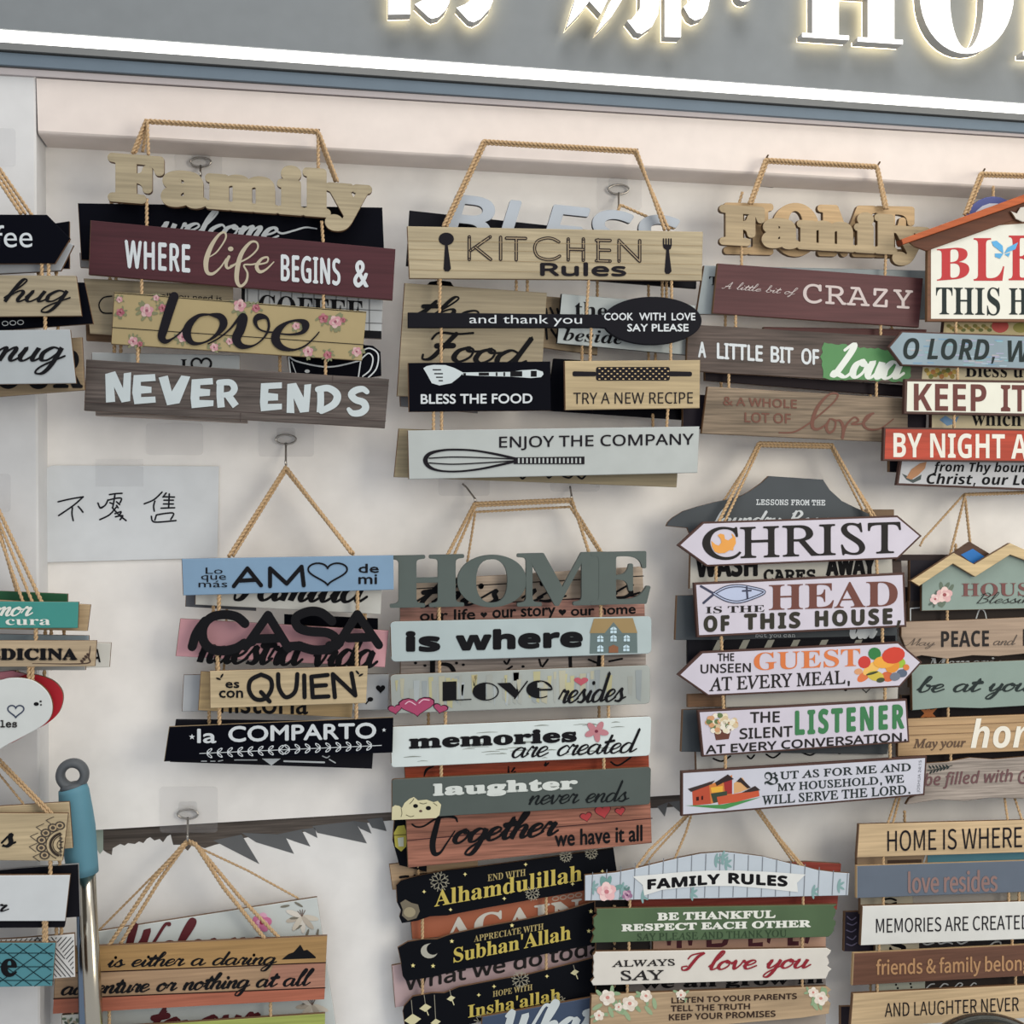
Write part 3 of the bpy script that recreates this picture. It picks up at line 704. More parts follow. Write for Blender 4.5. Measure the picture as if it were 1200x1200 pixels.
stroke(p, [(244, 403), (257, 396), (270, 385), (281, 372), (285, 372), (282, 385), (277, 397), (283, 405.5), (297, 405), (309, 396), (315, 384), (313, 373), (304, 371), (299, 376), (303, 385), (313, 389), (324, 389)], [1.6, 1.8, 2.3, 4.5, 10.4, 11.1, 10.4, 7.2, 2.3, 2.1, 2.8, 3.4, 7.8, 5.2, 2.3, 2.1, 1.8], K2, 6)
stroke(p, [(321, 390), (340, 392), (355, 389), (358, 380), (350, 375.5), (337, 378), (326, 387), (323, 398), (330, 407), (344, 410), (358, 405), (369, 395), (374, 389)], [1.8, 2.3, 4.7, 9.1, 3.4, 3.4, 8.5, 10.4, 7.2, 2.8, 2.1, 1.6, 1.4], K2, 6)
p = S.plank([(101, 421), (456, 444), (451, 501.7), (98.5, 481)], BRN, label='grey-brown weathered plank')
for y0, y1, x0, x1 in ((430, 452, 101, 455.5), (471, 493.5, 99, 452)): stroke(p, [(x0, y0), (x1, y1)], .8, M((72, 60, 58)), 1, 'printed_seam', False)
for xy in ([(282, 484), (281.5, 494)], [(390, 440), (389.5, 449)]): stroke(p, xy, .7, M((72, 60, 58)), 1, 'printed_seam', False)
W2 = M((190, 200, 203))
def pl6(lst, ox, oy):
    for q in lst: poly(p, c6(q, ox, oy), W2, 2, 'lettering#n' if ox < 200 else 'lettering#e')
pl6([[(200, 590), (270, 570), (325, 690), (330, 585), (382, 578), (375, 780), (315, 790), (262, 680), (270, 785), (205, 790)],
     [(400, 598), (550, 590), (555, 638), (450, 645), (450, 672), (525, 680), (525, 722), (452, 728), (452, 752), (552, 748), (555, 790), (405, 802), (390, 720)],
     [(575, 615), (640, 600), (668, 712), (735, 600), (798, 608), (722, 795), (635, 810)],
     [(808, 628), (955, 618), (958, 662), (868, 668), (868, 692), (938, 698), (935, 742), (862, 748), (862, 772), (962, 775), (960, 815), (808, 830), (800, 760)]], 90, 340)
stroke(p, c6([(1010, 640), (1008, 740), (1015, 825)], 90, 340), 8.6, W2, 2, cap=False, name='lettering#n'); stroke(p, c6([(1000, 650), (1080, 650), (1108, 690), (1085, 728), (1030, 738)], 90, 340), [7, 7.5, 8, 7, 6], W2, 2, name='lettering#n'); stroke(p, c6([(1060, 735), (1118, 815)], 90, 340), 8.5, W2, 2, smooth=False, cap=False, name='lettering#n')
pl6([[(215, 655), (362, 648), (362, 690), (268, 695), (265, 722), (335, 730), (335, 775), (265, 778), (262, 800), (362, 798), (362, 838), (215, 852), (208, 790)],
     [(400, 660), (462, 652), (515, 755), (520, 665), (568, 660), (552, 855), (490, 862), (445, 760), (450, 865), (395, 862)]], 270, 340)
stroke(p, c6([(632, 685), (635, 780), (630, 860)], 270, 340), 8, W2, 2, cap=False, name='lettering#e'); stroke(p, c6([(615, 698), (690, 690), (750, 735), (730, 800), (640, 850)], 270, 340), [7, 8, 9, 8.5, 7], W2, 2, name='lettering#e')
stroke(p, c6([(960, 715), (930, 695), (880, 705), (850, 735), (880, 770), (935, 790), (950, 830), (915, 862), (860, 865), (832, 838)], 270, 340), [6, 7, 8, 8, 8, 8.5, 8.5, 8, 7, 5], W2, 2, name='lettering#e')
S.cord([(155, 180), (171, 141), (373, 153), (373, 199)], .068, r=.0017); S.cord([(158, 180), (173, 143.5), (371, 155.5), (393, 213)], .0655, r=.0017); S.cord([(174, 182), (172.5, 142)], .070); S.cord([(374.5, 156), (396, 213)], .0705)
S.links([(172, 236, 263), (377, 262, 285, 379), (166, 327, 344), (379, 345, 360), (161.5, 404, 424), (381.5, 421, 439)])
S = Sign('black welcome board over coffee and cup boards behind the wooden family sign', .055)
p = S.plank([(91, 238), (448, 243), (451, 316), (95, 304)], NAVY); T(p, 'welcome', 'bsc', 190, 243, 326, 275, .05, PRW, dil=.9)
stroke(p, [(322, 268), (330, 273.5), (345, 270), (358, 266.5), (371, 268)], [2.2, 2.4, 2.2, 2, 1.6], PRW)
S.plank([(93, 296), (250, 305), (250, 322), (94, 313)], M((176, 178, 180)), d=.046)
p = S.plank([(98, 326), (273, 335), (272, 402), (105, 391)], WOOD); T(p, 'all you need is', 'df', 190, 343, 260, 351, .05)
stroke(p, [(131, 347), (121, 349), (116, 357), (120, 366), (131, 367)], 1.6); S.plank([(100, 370), (272, 380), (272, 408), (101, 399)], M((130, 104, 80), 'w'), d=.046)
p = S.plank([(283, 332), (449, 342), (447, 397), (283, 389)], M((186, 190, 192)), label='white checked coffee board')
for k in range(12): stroke(p, [(290 + k * 13, 333 + k * .8), (290 + k * 13, 390 + k * .6)], .8, M((80, 82, 84)), 1, 'printed_check', False)
for y in (357, 375): stroke(p, [(284, y - 1), (448, y + 7 if y < 360 else y + 4)], .8, M((80, 82, 84)), 1, 'printed_check', False)
poly(p, [(283, 332), (287, 332), (287, 389), (283, 389)], BLK, 2, 'printed_border'); poly(p, [(283, 380), (447, 388), (447, 397), (283, 389)], BLK, 2, 'printed_border')
T(p, 'COFFEE', 'bs', 303, 345, 426, 373, .06, lv=3)
p = S.plank([(107, 413), (281, 416), (281, 470), (107, 470)], OFFW); T(p, 'I', 'bs', 212, 421, 219, 440); heart(p, 236, 431, 23, 22, BLK, 2, 2.4)
p = S.plank([(335, 412), (424, 404), (437, 405), (446, 412), (447, 440), (424, 444), (410, 462), (352, 462), (340, 442)], NAVY, name='cup_board')
stroke(p, [(339, 418), (350, 424), (385, 430), (420, 423), (423, 420)], 1.8, PRW, 2, 'printed_outline'); stroke(p, [(338, 418), (341, 440), (346, 452)], 1.6, PRW, 2, 'printed_outline'); stroke(p, [(423, 421), (420, 442)], 1.6, PRW, 2, 'printed_outline')
stroke(p, [(423, 412), (433, 408), (443, 415), (441, 432), (430, 444)], 1.6, PRW, 2, 'printed_outline'); stroke(p, [(424, 420), (432, 414), (437, 420), (434, 433), (425, 441)], 1.6, PRW, 2, 'printed_outline'); stroke(p, [(342, 424), (348, 440), (352, 448)], 1, PRW, 2, 'printed_outline'); ell(p, 360, 435, 3, 2, PRW, 2, 'printed_outline')
S.plank([(112, 470), (290, 480), (290, 496), (112, 487)], M((150, 138, 130), 'W'))
S.cord([(167, 178), (172, 150, .06)], .053); S.links([(129, 312, 328), (136, 312, 328), (134, 400, 416), (141.5, 400, 416), (328, 395, 434), (300, 313, 334), (163, 391, 414)])
S.cord([(128, 228), (131, 239)]); S.cord([(138, 229), (140, 239)])

# --- C Kitchen rules
S = Sign('kitchen rules sign with spoon-shaped board and enjoy the company plank', .076)
p = S.plank([(477, 265), (824, 271.5), (822.5, 328.7), (479.5, 326)], WOODL, label='pale wood kitchen rules plank')
for q in ([(550, 277.5), (550, 304)], [(574.5, 277.5), (551.5, 293.5)], [(557, 289.5), (575, 304)], [(586.7, 278), (586.7, 304)], [(593.5, 279), (616, 279.4)], [(605, 279), (605, 304.5)], [(666, 280), (666, 304.5)], [(683.7, 280), (683.7, 305)], [(666, 292), (683.7, 292.5)], [(701, 281), (701, 305.5)], [(699, 281.5), (715, 281.8)], [(701, 293), (714.5, 293.3)], [(699, 305.5), (715, 306)], [(725.5, 281.5), (725.5, 306)], [(749.7, 282), (749.7, 306)], [(726, 282.5), (749, 305.5)]):
    stroke(p, q, 4, M((46, 40, 40)), 1, smooth=False); stroke(p, q, 1.2, M((150, 134, 108)), 2, smooth=False)
for w_, c_, l_ in ((3.6, M((46, 40, 40)), 1), (1.1, M((150, 134, 108)), 2)): stroke(p, [(655, 283.5), (648, 279.8), (640, 279), (630, 282.5), (626.5, 291), (630, 300), (640, 304), (649, 303.5), (656, 300)], w_, c_, l_)
T(p, 'Rules', 'sa', 633, 307, 734, 323.5, .006, K2, dil=.9)
for y in (283, 293, 305, 317): stroke(p, [(478, y - 1), (823, y + 5)], .45, M((150, 130, 96)), 1, 'printed_grain', False)
ell(p, 523, 280, 9, 7.5, K2, 2, 'printed_spoon'); poly(p, [(521.6, 286), (524.6, 286), (528.5, 315), (526, 318), (521.5, 318), (519.8, 315)], K2, 2, 'printed_spoon')
for x in (777.6, 780.6, 783.6, 786.4): stroke(p, [(x, 280), (x, 288)], 1.6, K2, 2, 'printed_fork', False)
poly(p, [(776.8, 286), (787.6, 287), (786, 291.5), (784, 293), (787, 318), (784, 321), (780.5, 321), (778.8, 318), (780.8, 293), (777.6, 290.5)], K2, 2, 'printed_fork')
el = [(764.5 + 58 * math.cos(a), 375.8 + 28.2 * math.sin(a)) for a in [R(k) for k in range(-166, 167, 8)]]
p = S.plank([(703, 384), (478, 384), (478, 366), (703, 368.5)] + el, BLKB, name='spoon_board', label='black spoon-shaped board', side=BLKB)
T(p, 'and thank you', 'df', 550, 369, 682, 382, .004, PRW); T(p, 'COOK', 'df', 708, 366.5, 742, 375.5, 0, PRW, dil=.25); T(p, 'WITH', 'df', 749, 366.5, 780, 375.5, 0, PRW, dil=.25); T(p, 'LOVE', 'df', 787, 366.5, 815, 375.5, 0, PRW, dil=.25); T(p, 'SAY PLEASE', 'df', 735, 379.5, 807, 388.5, 0, PRW, dil=.3)
p = S.plank([(478, 425.3), (645, 423.5), (646, 481), (479, 482.5)], NAVY, label='black bless the food board')
T(p, 'BLESS THE FOOD', 'df', 493, 461.8, 624, 473.5, -.006, PRW, dil=.35)
poly(p, [(496, 431.5), (500, 429), (508, 427.5), (522, 427.8), (532, 431), (543, 436.7), (538, 442), (529, 449), (515, 451.7), (506, 449), (500, 438)], W2, 1, 'printed_spatula')
poly(p, [(542, 436.5), (560, 436.2), (598, 435.8), (612, 433.8), (628, 433), (636, 435.5), (637, 438.5), (634, 442), (622, 443), (600, 441.4), (560, 440.5), (542, 439.6)], W2, 1, 'printed_spatula')
for x0, x1, y0, y1 in ((507, 517, 432.6, 434), (509, 519, 437.2, 438.6), (511, 519, 441.4, 442.8), (514, 519, 445.4, 446.8), (543, 546, 437.2, 440), (561, 573, 436.6, 440.2), (581, 583, 436.4, 440.6), (590, 592, 436.2, 440.8), (598, 612, 435, 441.2), (622, 629, 434.5, 441.5)): poly(p, [(x0, y0), (x1, y0), (x1, y1), (x0, y1)], BLK, 2, 'printed_spatula')
p = S.plank([(661.5, 423), (820.5, 421.8), (820, 478.2), (662.3, 480.5)], M((176, 158, 124), 'w'), label='pale wood try a new recipe board')
T(p, 'TRY A NEW RECIPE', 'sa', 672, 460, 812, 473.5, -.004, K2)
poly(p, rounded([(698.5, 430), (785, 430), (785, 446), (698.5, 446)], 3), K2, 1, 'printed_rolling_pin')
for x0, x1 in ((671, 699), (784, 811)): poly(p, rounded([(x0, 435), (x1, 435.6), (x1, 441), (x0, 441)], 2.4), K2, 1, 'printed_rolling_pin')
dm = M((196, 170, 126))
for j in range(5):
    for i in range(12): ell(p, 702.5 + i * 7 + (3.5 if j % 2 else 0), 431.8 + j * 3.1, 1.3, .8, dm, 2, 'printed_rolling_pin', 6)
p = S.plank([(477.6, 504.5), (819.7, 499.7), (817.5, 554), (479, 561.7)], M((173, 179, 178)), label='white enjoy the company plank')
T(p, 'ENJOY THE COMPANY', 'sa', 585, 511.5, 813, 528, -.016, K2, dil=.25)
stroke(p, [(604, 537.5), (585, 533), (560, 528.5), (540, 527), (520, 527.5), (504, 531.5), (498.5, 539), (503, 547), (515, 551.5), (535, 552.5), (560, 550), (585, 545), (604, 540.5)], [3, 2.8, 2.4, 2.4, 2.6, 4, 5.5, 4, 2.4, 2.2, 2.4, 2.8, 3], K2, 2, 'printed_whisk')
stroke(p, [(503, 537), (530, 535.6), (565, 536.3), (604, 538)], 1.5, K2, 2, 'printed_whisk'); stroke(p, [(503, 542.5), (530, 544), (565, 542.5), (604, 540)], 1.5, K2, 2, 'printed_whisk')
poly(p, [(602, 536), (685, 535), (685, 544), (602, 543.8)], K2, 2, 'printed_whisk')
for k in range(16): poly(p, [(607 + k * 4.8, 536.8), (609 + k * 4.8, 536.8), (609 + k * 4.8, 542.8), (607 + k * 4.8, 542.8)], M((173, 179, 178)), 3, 'printed_whisk')
S.cord([(519, 266), (566.5, 165), (746, 176), (779, 270)], .072, r=.0018); S.cord([(523, 266), (569, 168), (744, 179), (784, 270)], .0695, r=.0018)
S.links([(516, 326, 366, 515), (690, 328, 369, 687), (787, 328, 349), (517, 384, 425), (693, 384, 424, 691), (786, 403, 422), (508, 482, 504), (517.5, 482, 504), (783, 478, 500, 781)])
S = Sign('pale grey-blue cut-out word bless with the food and beside boards behind kitchen sign', .058)
p = S.plank(None, None, name='cutout_word', bevel=0, label='grey-blue cut-out word bless'); T(p, 'BLESS', 'si', 517, 225, 797, 286, .105, M((172, 180, 189)), dil=2.3, th=.005, name=None, side=M((70, 72, 80)))
p = S.plank([(474, 331.5), (641, 343), (633, 470), (465, 464)], WOOD); T(p, 'the', 'bsc', 487, 345, 562, 374, .06); T(p, 'Food', 'bsc', 495, 386, 624, 421, .07)
S.plank([(468, 458), (560, 470), (560, 484), (469, 476)], M((120, 122, 126)), d=.048)
p = S.plank([(658, 344), (815, 358), (805, 416), (652.5, 402)], M((182, 190, 190)), side=NAVY); T(p, 'the', 'bs', 674, 353, 712, 370, .08); T(p, 'beside', 'bis', 660, 384, 730, 399, .07)
p = S.plank([(467, 502), (797, 515), (793, 571), (461.5, 559)], M((146, 134, 108), 'w')); [stroke(p, q, 2.2, BLK, 1, 'lettering') for q in ([(608, 556), (612, 561), (616, 558)], [(640, 556), (643, 560), (647, 557)], [(660, 558), (667, 560), (672, 556)], [(676, 557), (682, 561), (687, 556)])]
S.cord([(722, 253), (727, 240), (790, 268)], .056); S.links([(605, 300, 345), (618, 300, 345), (602, 383, 426), (514, 322, 336), (682, 400, 425), (765, 488, 514)]); S.links([(776, 330, 352), (781, 330, 352)])
S = Sign('black planks half hidden behind the kitchen and bless signs', .044)
S.plank([(480, 246.5), (818, 283), (816, 338), (476, 311)], BLKB, side=BLKB); p = S.plank([(638, 347), (705, 352), (700, 416), (634, 407)], TAN); [stroke(p, q, 2.6, BLK, 1, 'lettering', False) for q in ([(640, 362), (641, 370)], [(645, 361), (649, 370)], [(653, 362), (655, 370)], [(640, 385), (641, 397)], [(646, 386), (654, 398)], [(656, 384), (652, 394)])]
S.plank([(649, 420), (800, 429), (800, 492), (640, 481)], NAVY, side=NAVY); ell(S.plank([(500, 334), (504, 330), (516, 328.5), (528, 330), (532, 336)], NAVY, d=.036), 516, 331, 2, 1, NAVY)
S.links([(700, 309, 350), (760, 330, 428), (692, 410, 424), (768, 415, 430)])

# --- D second family sign
S = Sign('wooden family cut-out sign above crazy, loud and whole lot of love planks', .066)
p = S.plank(None, None, name='cutout_word', bevel=0, label='pale wood cut-out word family'); T(p, 'Family', 'bs', 843, 239, 1090, 299, .058, M((166, 148, 118), 'w'), dil=3.8, th=.006, name=None, side=M((112, 88, 62)))
p = S.plank([(841, 308.5), (1082, 326), (1077, 383.6), (835, 367)], M((84, 50, 52), 'w'), label='reddish brown plank')
T(p, 'A little bit of', 'sc', 846, 329, 935, 341, .09, M((196, 186, 184))); T(p, 'CRAZY', 'mo', 941, 332, 1070, 355, .06, M((190, 178, 176)), dil=.15)
p = S.plank([(806, 380), (860, 383), (900, 385.5), (950, 388.5), (1000, 391.5), (1060, 394), (1085, 395), (1080, 450), (1000, 446), (960, 443.5), (900, 440), (850, 437.5), (804, 434)], M((80, 69, 64), 'W'), label='dark weathered plank with green patch')
for t_, xa, xb in (('A', 818, 827.5), ('LITTLE', 840, 894), ('BIT', 903, 930), ('OF', 939, 960)): T(p, t_, 'sa', xa, 400 + (xa - 818) * .065, xb, 419 + (xa - 818) * .065, .065, PRW, dil=.7)
random.seed(3); gp = []
for k in range(24): gp.append((966 + k * 4.2, 402 + k * .45 + random.uniform(-1.5, 1.5)))
for k in range(8): gp.append((1066 + random.uniform(-2, 2), 413 + k * 4))
for k in range(24): gp.append((1062 - k * 4.2, 447.5 - k * .15 + random.uniform(-2, 1)))
for k in range(8): gp.append((962 + random.uniform(-2, 3), 443 - k * 5))
poly(p, gp, M((80, 130, 82)), 1, 'green_patch'); T(p, 'Loud', 'bsc', 974, 402, 1064, 441, .04, M((214, 220, 214)), dil=1.6, lv=2)
p = S.plank([(829, 452.8), (1064, 467), (1064, 519), (822, 508)], M((122, 107, 90), 'W'), label='tan plank reading a whole lot of love')
BR2 = M((104, 66, 54)); T(p, '& A WHOLE', 'sa', 847.5, 464.5, 934, 475, .045, BR2, dil=.35); T(p, 'LOT OF', 'sa', 872.5, 483, 927, 495, .03, BR2, dil=.35)
stroke(p, c6([(680, 822), (780, 818), (870, 770), (960, 700), (1060, 610), (1092, 560), (1070, 545), (1020, 560), (950, 640), (915, 730), (915, 785), (950, 798), (1000, 770), (1035, 725)], 800, 370), [1.6, 2, 2, 2, 2, 2.2, 2.4, 2.6, 4, 4.5, 4, 3, 2, 1.6], BR2)
stroke(p, c6([(1035, 725), (1010, 780), (1030, 822), (1065, 800), (1075, 745), (1045, 725), (1080, 735), (1110, 740), (1130, 790), (1125, 860)], 800, 370), [2, 3.6, 3, 2.4, 2.2, 2, 1.8, 3, 4, 3], BR2)
stroke(p, [(987, 512), (992, 498), (1001, 489), (1006, 493), (998, 497), (1011, 496), (1021, 486), (1024, 484), (1016, 488), (1012, 497), (1018, 503), (1032, 502), (1047, 491)], [3, 2.6, 2, 2.4, 2, 1.8, 2, 2.2, 3, 3.6, 2.6, 1.8, 1.4], BR2)
S.cord([(878, 239), (897, 187), (1027, 194.5), (1037, 245)], .063, r=.0021); S.cord([(881, 239), (899, 190), (1029, 197), (1040, 245)], .0605, r=.0018)
S.links([(869, 287, 311), (1038, 298, 324, 1037), (862, 367, 384), (1032, 381, 394), (854, 437, 455), (1027, 446, 466)])
S = Sign('wooden home cut-out word with pale blue plank behind the crazy sign', .053)
p = S.plank(None, None, name='cutout_word', bevel=0, label='warm wood cut-out word home'); T(p, 'HOME', 'bs', 848, 236, 1075, 299, .022, M((184, 156, 118), 'w'), dil=3.4, th=.006, name=None, side=M((112, 88, 62)))
p = S.plank([(825, 311), (1087, 317), (1086, 374), (816, 368)], M((150, 160, 164), 'o')); T(p, 'THE', 'bs', 831, 324, 870, 334)
S.plank([(895, 383), (1086, 386), (1086, 404), (895, 398)], M((86, 46, 46), 'w')); S.plank([(826, 436), (1072, 452), (1072, 466), (826, 446)], M((40, 34, 38)))
S.plank([(800, 462), (1075, 470), (1086, 486), (1085, 508), (1070, 512), (800, 502)], M((38, 34, 42)))
S.links([(1045, 372, 388), (850, 366, 440), (1060, 400, 456), (1020, 462, 474), (845, 443, 466)]); S.cord([(866, 239), (870, 225)]);
# --- E house-shaped blessing sign
S = Sign('house-shaped bless this house sign with orange roof at the right edge', .086)
FR = M((110, 74, 52), 'w'); CRM = M((216, 216, 206))
p = S.plank([(1087, 286), (1290, 212), (1290, 378), (1086.5, 376.5)], FR, label='house-shaped board')
poly(p, [(1091, 290), (1104, 281), (1119, 273), (1140, 268), (1163, 264.5), (1200, 262), (1290, 262), (1290, 374), (1091, 373.5)], CRM, 0, 'printed_face')
RED = M((176, 48, 52)); T(p, 'B', 'bs', 1098, 292, 1136, 329, -.08, RED); T(p, 'L', 'bs', 1141, 279, 1177, 329, 0, RED); T(p, 'E', 'bs', 1182, 276, 1214, 328.5, 0, RED); T(p, 'SS', 'bs', 1222, 275, 1284, 328.5, 0, RED)
DG = M((44, 52, 52)); T(p, 'THIS', 'bs', 1097, 336, 1172, 369, .012, DG); T(p, 'HOUSE', 'bs', 1182.5, 337, 1286, 369.5, .005, DG)
BF = M((86, 160, 208)); 
for q in ([(1176, 297), (1164, 288), (1162, 283), (1168, 282), (1175, 288)], [(1176, 297), (1166, 297), (1166, 301), (1172, 303)], [(1177, 297), (1181, 290), (1193, 284), (1190, 292)], [(1177, 298), (1184, 296), (1182, 301)]): poly(p, q, BF, 4, 'printed_butterfly')
p = S.plank([(1056, 280.5), (1290, 195), (1290, 206), (1058, 286.5)], M((172, 88, 48), 'w'), d=.094, th=.011, name='roof', label='orange roof edge', side=M((120, 54, 30), 'w'))
S.plank([(1066, 284), (1290, 206), (1290, 222), (1086, 294), (1072, 289)], M((90, 52, 34), 'w'), d=.0885, th=.0025, name='roof_shade')  # dark strip standing in for the shade below the roof edge
p = S.plank([(1184, 247), (1192, 250), (1196, 243), (1202, 242), (1208, 250), (1206, 258), (1199, 260), (1190, 256)], M((196, 192, 184)), d=.092, th=.002, name='dove_cutout', label='small pale dove shape')
p = S.framed([(1041, 407), (1057, 388), (1290, 396), (1290, 436), (1057, 428.5)], M((130, 148, 158), 'o'), 1.6, label='blue arrow plank')
T(p, 'O LORD,', 'sbi', 1058.6, 396, 1166, 425, .012, DG, lv=3); T(p, 'WE', 'sbi', 1181, 399, 1226, 424, .012, DG, lv=3)
for k in range(70):
    x, y = random.uniform(1060, 1280), random.uniform(394, 428); poly(p, [(x, y), (x + random.uniform(6, 16), y + .3), (x + 8, y + 1.6), (x, y + 1.5)], M(random.choice([(152, 172, 184), (108, 142, 168), (150, 152, 176), (124, 164, 172), (158, 156, 160)])), 1, 'printed_streak')
p = S.framed([(1060.5, 444), (1290, 447), (1290, 489), (1059.5, 485)], M((214, 214, 202)), 3, label='white keep it plank'); MB2 = M((96, 50, 46))
T(p, 'KEEP', 'sb', 1071, 449.5, 1156, 481, .012, MB2); T(p, 'IT', 'sb', 1173, 451, 1204, 482, .012, MB2); T(p, 'SAFE', 'sb', 1222, 452, 1286, 483, .0, MB2)
p = S.framed([(1036, 500.5), (1290, 504), (1290, 543), (1034.5, 540)], M((166, 64, 46), 'w'), 2, label='red by night plank')
T(p, 'BY NIGHT', 'sb', 1047, 507, 1177.5, 536, .012, M((218, 216, 206))); T(p, 'AND', 'sb', 1185, 509, 1246, 537.5, .008, M((218, 216, 206)))
S.cord([(1130, 252), (1149, 203), (1290, 208)], .082, r=.0019); S.cord([(1134, 250), (1152, 206), (1290, 211)], .0795, r=.0018)
S.links([(1120, 377, 391), (1122, 431, 446), (1118, 486, 503), (1240, 378, 396), (1240, 436, 448), (1240, 489, 504)])
S = Sign('cream bless us prayer sign mostly hidden behind the house sign', .064)
p = S.plank([(1164 + 33 * math.cos(k * .262), 263 + 33 * math.sin(k * .262)) for k in range(24)], M((84, 92, 150)), name='round_top'); ell(p, 1164, 264, 26, 26, M((206, 208, 220)), 1, 'printed_ring'); ell(p, 1164, 264, 22, 22, M((96, 104, 160)), 2, 'printed_ring')
p = S.framed([(1106, 372), (1290, 376), (1290, 400), (1104, 396)], M((190, 176, 136), 'o'), 1)
for k in range(16): ell(p, 1112 + k * 3.4, 382 + (k % 3) * 2.4, 3, 2.2, M(((120, 116, 60), (150, 130, 70), (96, 104, 52))[k % 3]), 1, 'printed_fruit', 8)
ell(p, 1172, 382, 10, 8, M((176, 70, 66)), 1, 'printed_fruit'); ell(p, 1196, 384, 9, 6, M((140, 136, 70)), 1, 'printed_fruit')
p = S.framed([(1068, 441), (1078, 422), (1290, 428), (1290, 474), (1076, 470)], M((206, 196, 166)), 1.4); T(p, 'Bless us', 'bs', 1131, 424, 1208, 442, .012); T(p, 'O Lord,', 'bs', 1140, 446, 1208, 460)
for k in range(14): ell(p, 1086 + k * 2.5, 434 + (k * 7 % 5) * 1.8, 3, 3, M(((150, 130, 60), (196, 168, 84), (110, 120, 60), (176, 120, 66))[k % 4]), 1, 'printed_fruit', 8)
p = S.framed([(1091, 470), (1290, 474), (1290, 524), (1091, 520)], M((202, 190, 158)), 1.2); T(p, 'which', 'bs', 1139, 481, 1197, 499, .012)
poly(p, [(1101, 492), (1108, 487), (1116, 492), (1124, 487), (1120, 496), (1110, 499)], M((110, 150, 190)), 2, 'printed_bird')
p = S.framed([(1056, 532), (1290, 536), (1290, 578), (1050.5, 568.5)], M((190, 192, 196)), 2.4); T(p, 'from Thy bounty', 'sbi', 1093, 541, 1218, 556, .01); T(p, 'Christ, our Lord', 'sbi', 1086, 554.5, 1228, 569, .015)
poly(p, [(1062, 560), (1068, 550), (1078, 543), (1086, 541), (1084, 549), (1076, 557), (1068, 562)], M((176, 128, 92)), 2, 'printed_hands'); poly(p, [(1057, 555), (1064, 558), (1070, 562), (1080, 556), (1079, 562), (1070, 566), (1062, 562)], M((70, 80, 80)), 1, 'printed_hands')
S.links([(1140, 398, 424), (1140, 472, 474), (1140, 518, 536), (1240, 398, 430), (1240, 520, 536)]); S.plank([(1042, 525), (1100, 528), (1100, 556), (1042, 553)], BLKB, d=.05)
S.links([(1090, 500, 530)], d=.0475); S.cord([(1164, 232), (1164, 218)])

# ================================================================ SIGNS: MIDDLE ROW
# --- F blue amor / casa
S = Sign('blue amor sign with black casa cut-out, quien and comparto planks', .058)
p = S.plank([(212.6, 654.8), (461, 650.6), (461.5, 691), (214.4, 697.8)], M((124, 153, 180)), label='light blue plank')
T(p, 'Lo', 'df', 241, 665, 261, 672.5); T(p, 'que', 'df', 235.6, 674, 265, 682); T(p, 'm\u00e1s', 'df', 232.7, 680.5, 266.5, 688.3)
for q in ([(274, 687), (290, 666), (306, 686)], [(281, 680.5), (300, 679.5)], [(316.5, 687), (316.5, 666), (336, 684), (353.5, 664), (356, 686)]): stroke(p, q, 4.8, BLK, 2, smooth=False)
heart(p, 384, 673, 46, 26, BLK, 2, 2.1); T(p, 'de', 'df', 420, 660.6, 444, 671.5, 0, BLK, dil=.3); T(p, 'mi', 'df', 420, 673, 442, 684.5, 0, BLK, dil=.3)
p = S.plank(None, None, name='cutout_word', bevel=0, label='black cut-out word casa')
for q in ([(287, 731), (277, 723), (262, 720.5), (247, 724), (238, 735), (238, 750), (246, 760), (260, 763), (276, 760), (286, 754)], [(240, 728), (230, 742), (225, 758)], [(389, 728), (376, 718), (361, 717), (347, 724), (349, 735), (362, 740), (384, 742), (394, 750), (386, 760), (368, 762), (350, 757)]): stroke(p, q, 10.5, BLK, name=None, th=.005)
for q in ([(288, 758), (314, 721), (338, 760)], [(301, 749), (328, 748)], [(395, 757), (419, 720), (444, 756)], [(408, 748), (434, 747)], [(284, 757), (296, 752)], [(336, 758), (352, 757)], [(386, 757), (398, 754)]): stroke(p, q, 10, BLK, name=None, smooth=False, n=1, th=.005)
p = S.plank([(245.6, 786.5), (431, 780.6), (429, 824), (246, 830)], WOODB, label='pale wood quien plank')
T(p, 'es', 'df', 264, 799, 280.6, 806.5, 0, BLK, dil=.4); T(p, 'con', 'df', 256.5, 809, 285, 818, 0, BLK, dil=.4)
for q, sm in (([(306, 790.5), (294, 797), (292, 809), (299, 819), (310, 819), (318, 808), (317, 796), (306, 790.5)], 1), ([(306, 811), (316, 822)], 0), ([(326, 790), (327, 806), (335, 817), (346, 810), (348.5, 790)], 1), ([(356.5, 791.5), (357, 817)], 0), ([(384, 791), (365, 793), (366.5, 817), (385, 816)], 0), ([(366, 804), (382, 803)], 0), ([(392.5, 817), (390, 790), (416.5, 815), (412, 789)], 0)): stroke(p, q, 5, BLK, 2, smooth=bool(sm))
for x, y, a in ((256, 795.5, 20), (260, 792, -60), (419, 788, 50), (423, 791, -30)): ell(p, x, y, 3.2, 1.2, BLK, 2, 'printed_leaf', 8, a)
p = S.plank([(198, 852), (461, 841), (460, 882), (192, 892.5)], NAVY, side=M((150, 130, 100)), label='black comparto plank')
T(p, 'la', 'df', 231, 854, 253.5, 871, 0, PRW, dil=.5); T(p, 'COMPARTO', 'df', 267.5, 851, 441, 870, -.026, PRW, dil=.7)
star(p, 225, 863.5, 3.6, PRW); star(p, 450, 855.5, 2.6, PRW); stroke(p, [(234, 883), (447, 873.5)], .8, PRW, 1, 'printed_vine', False)
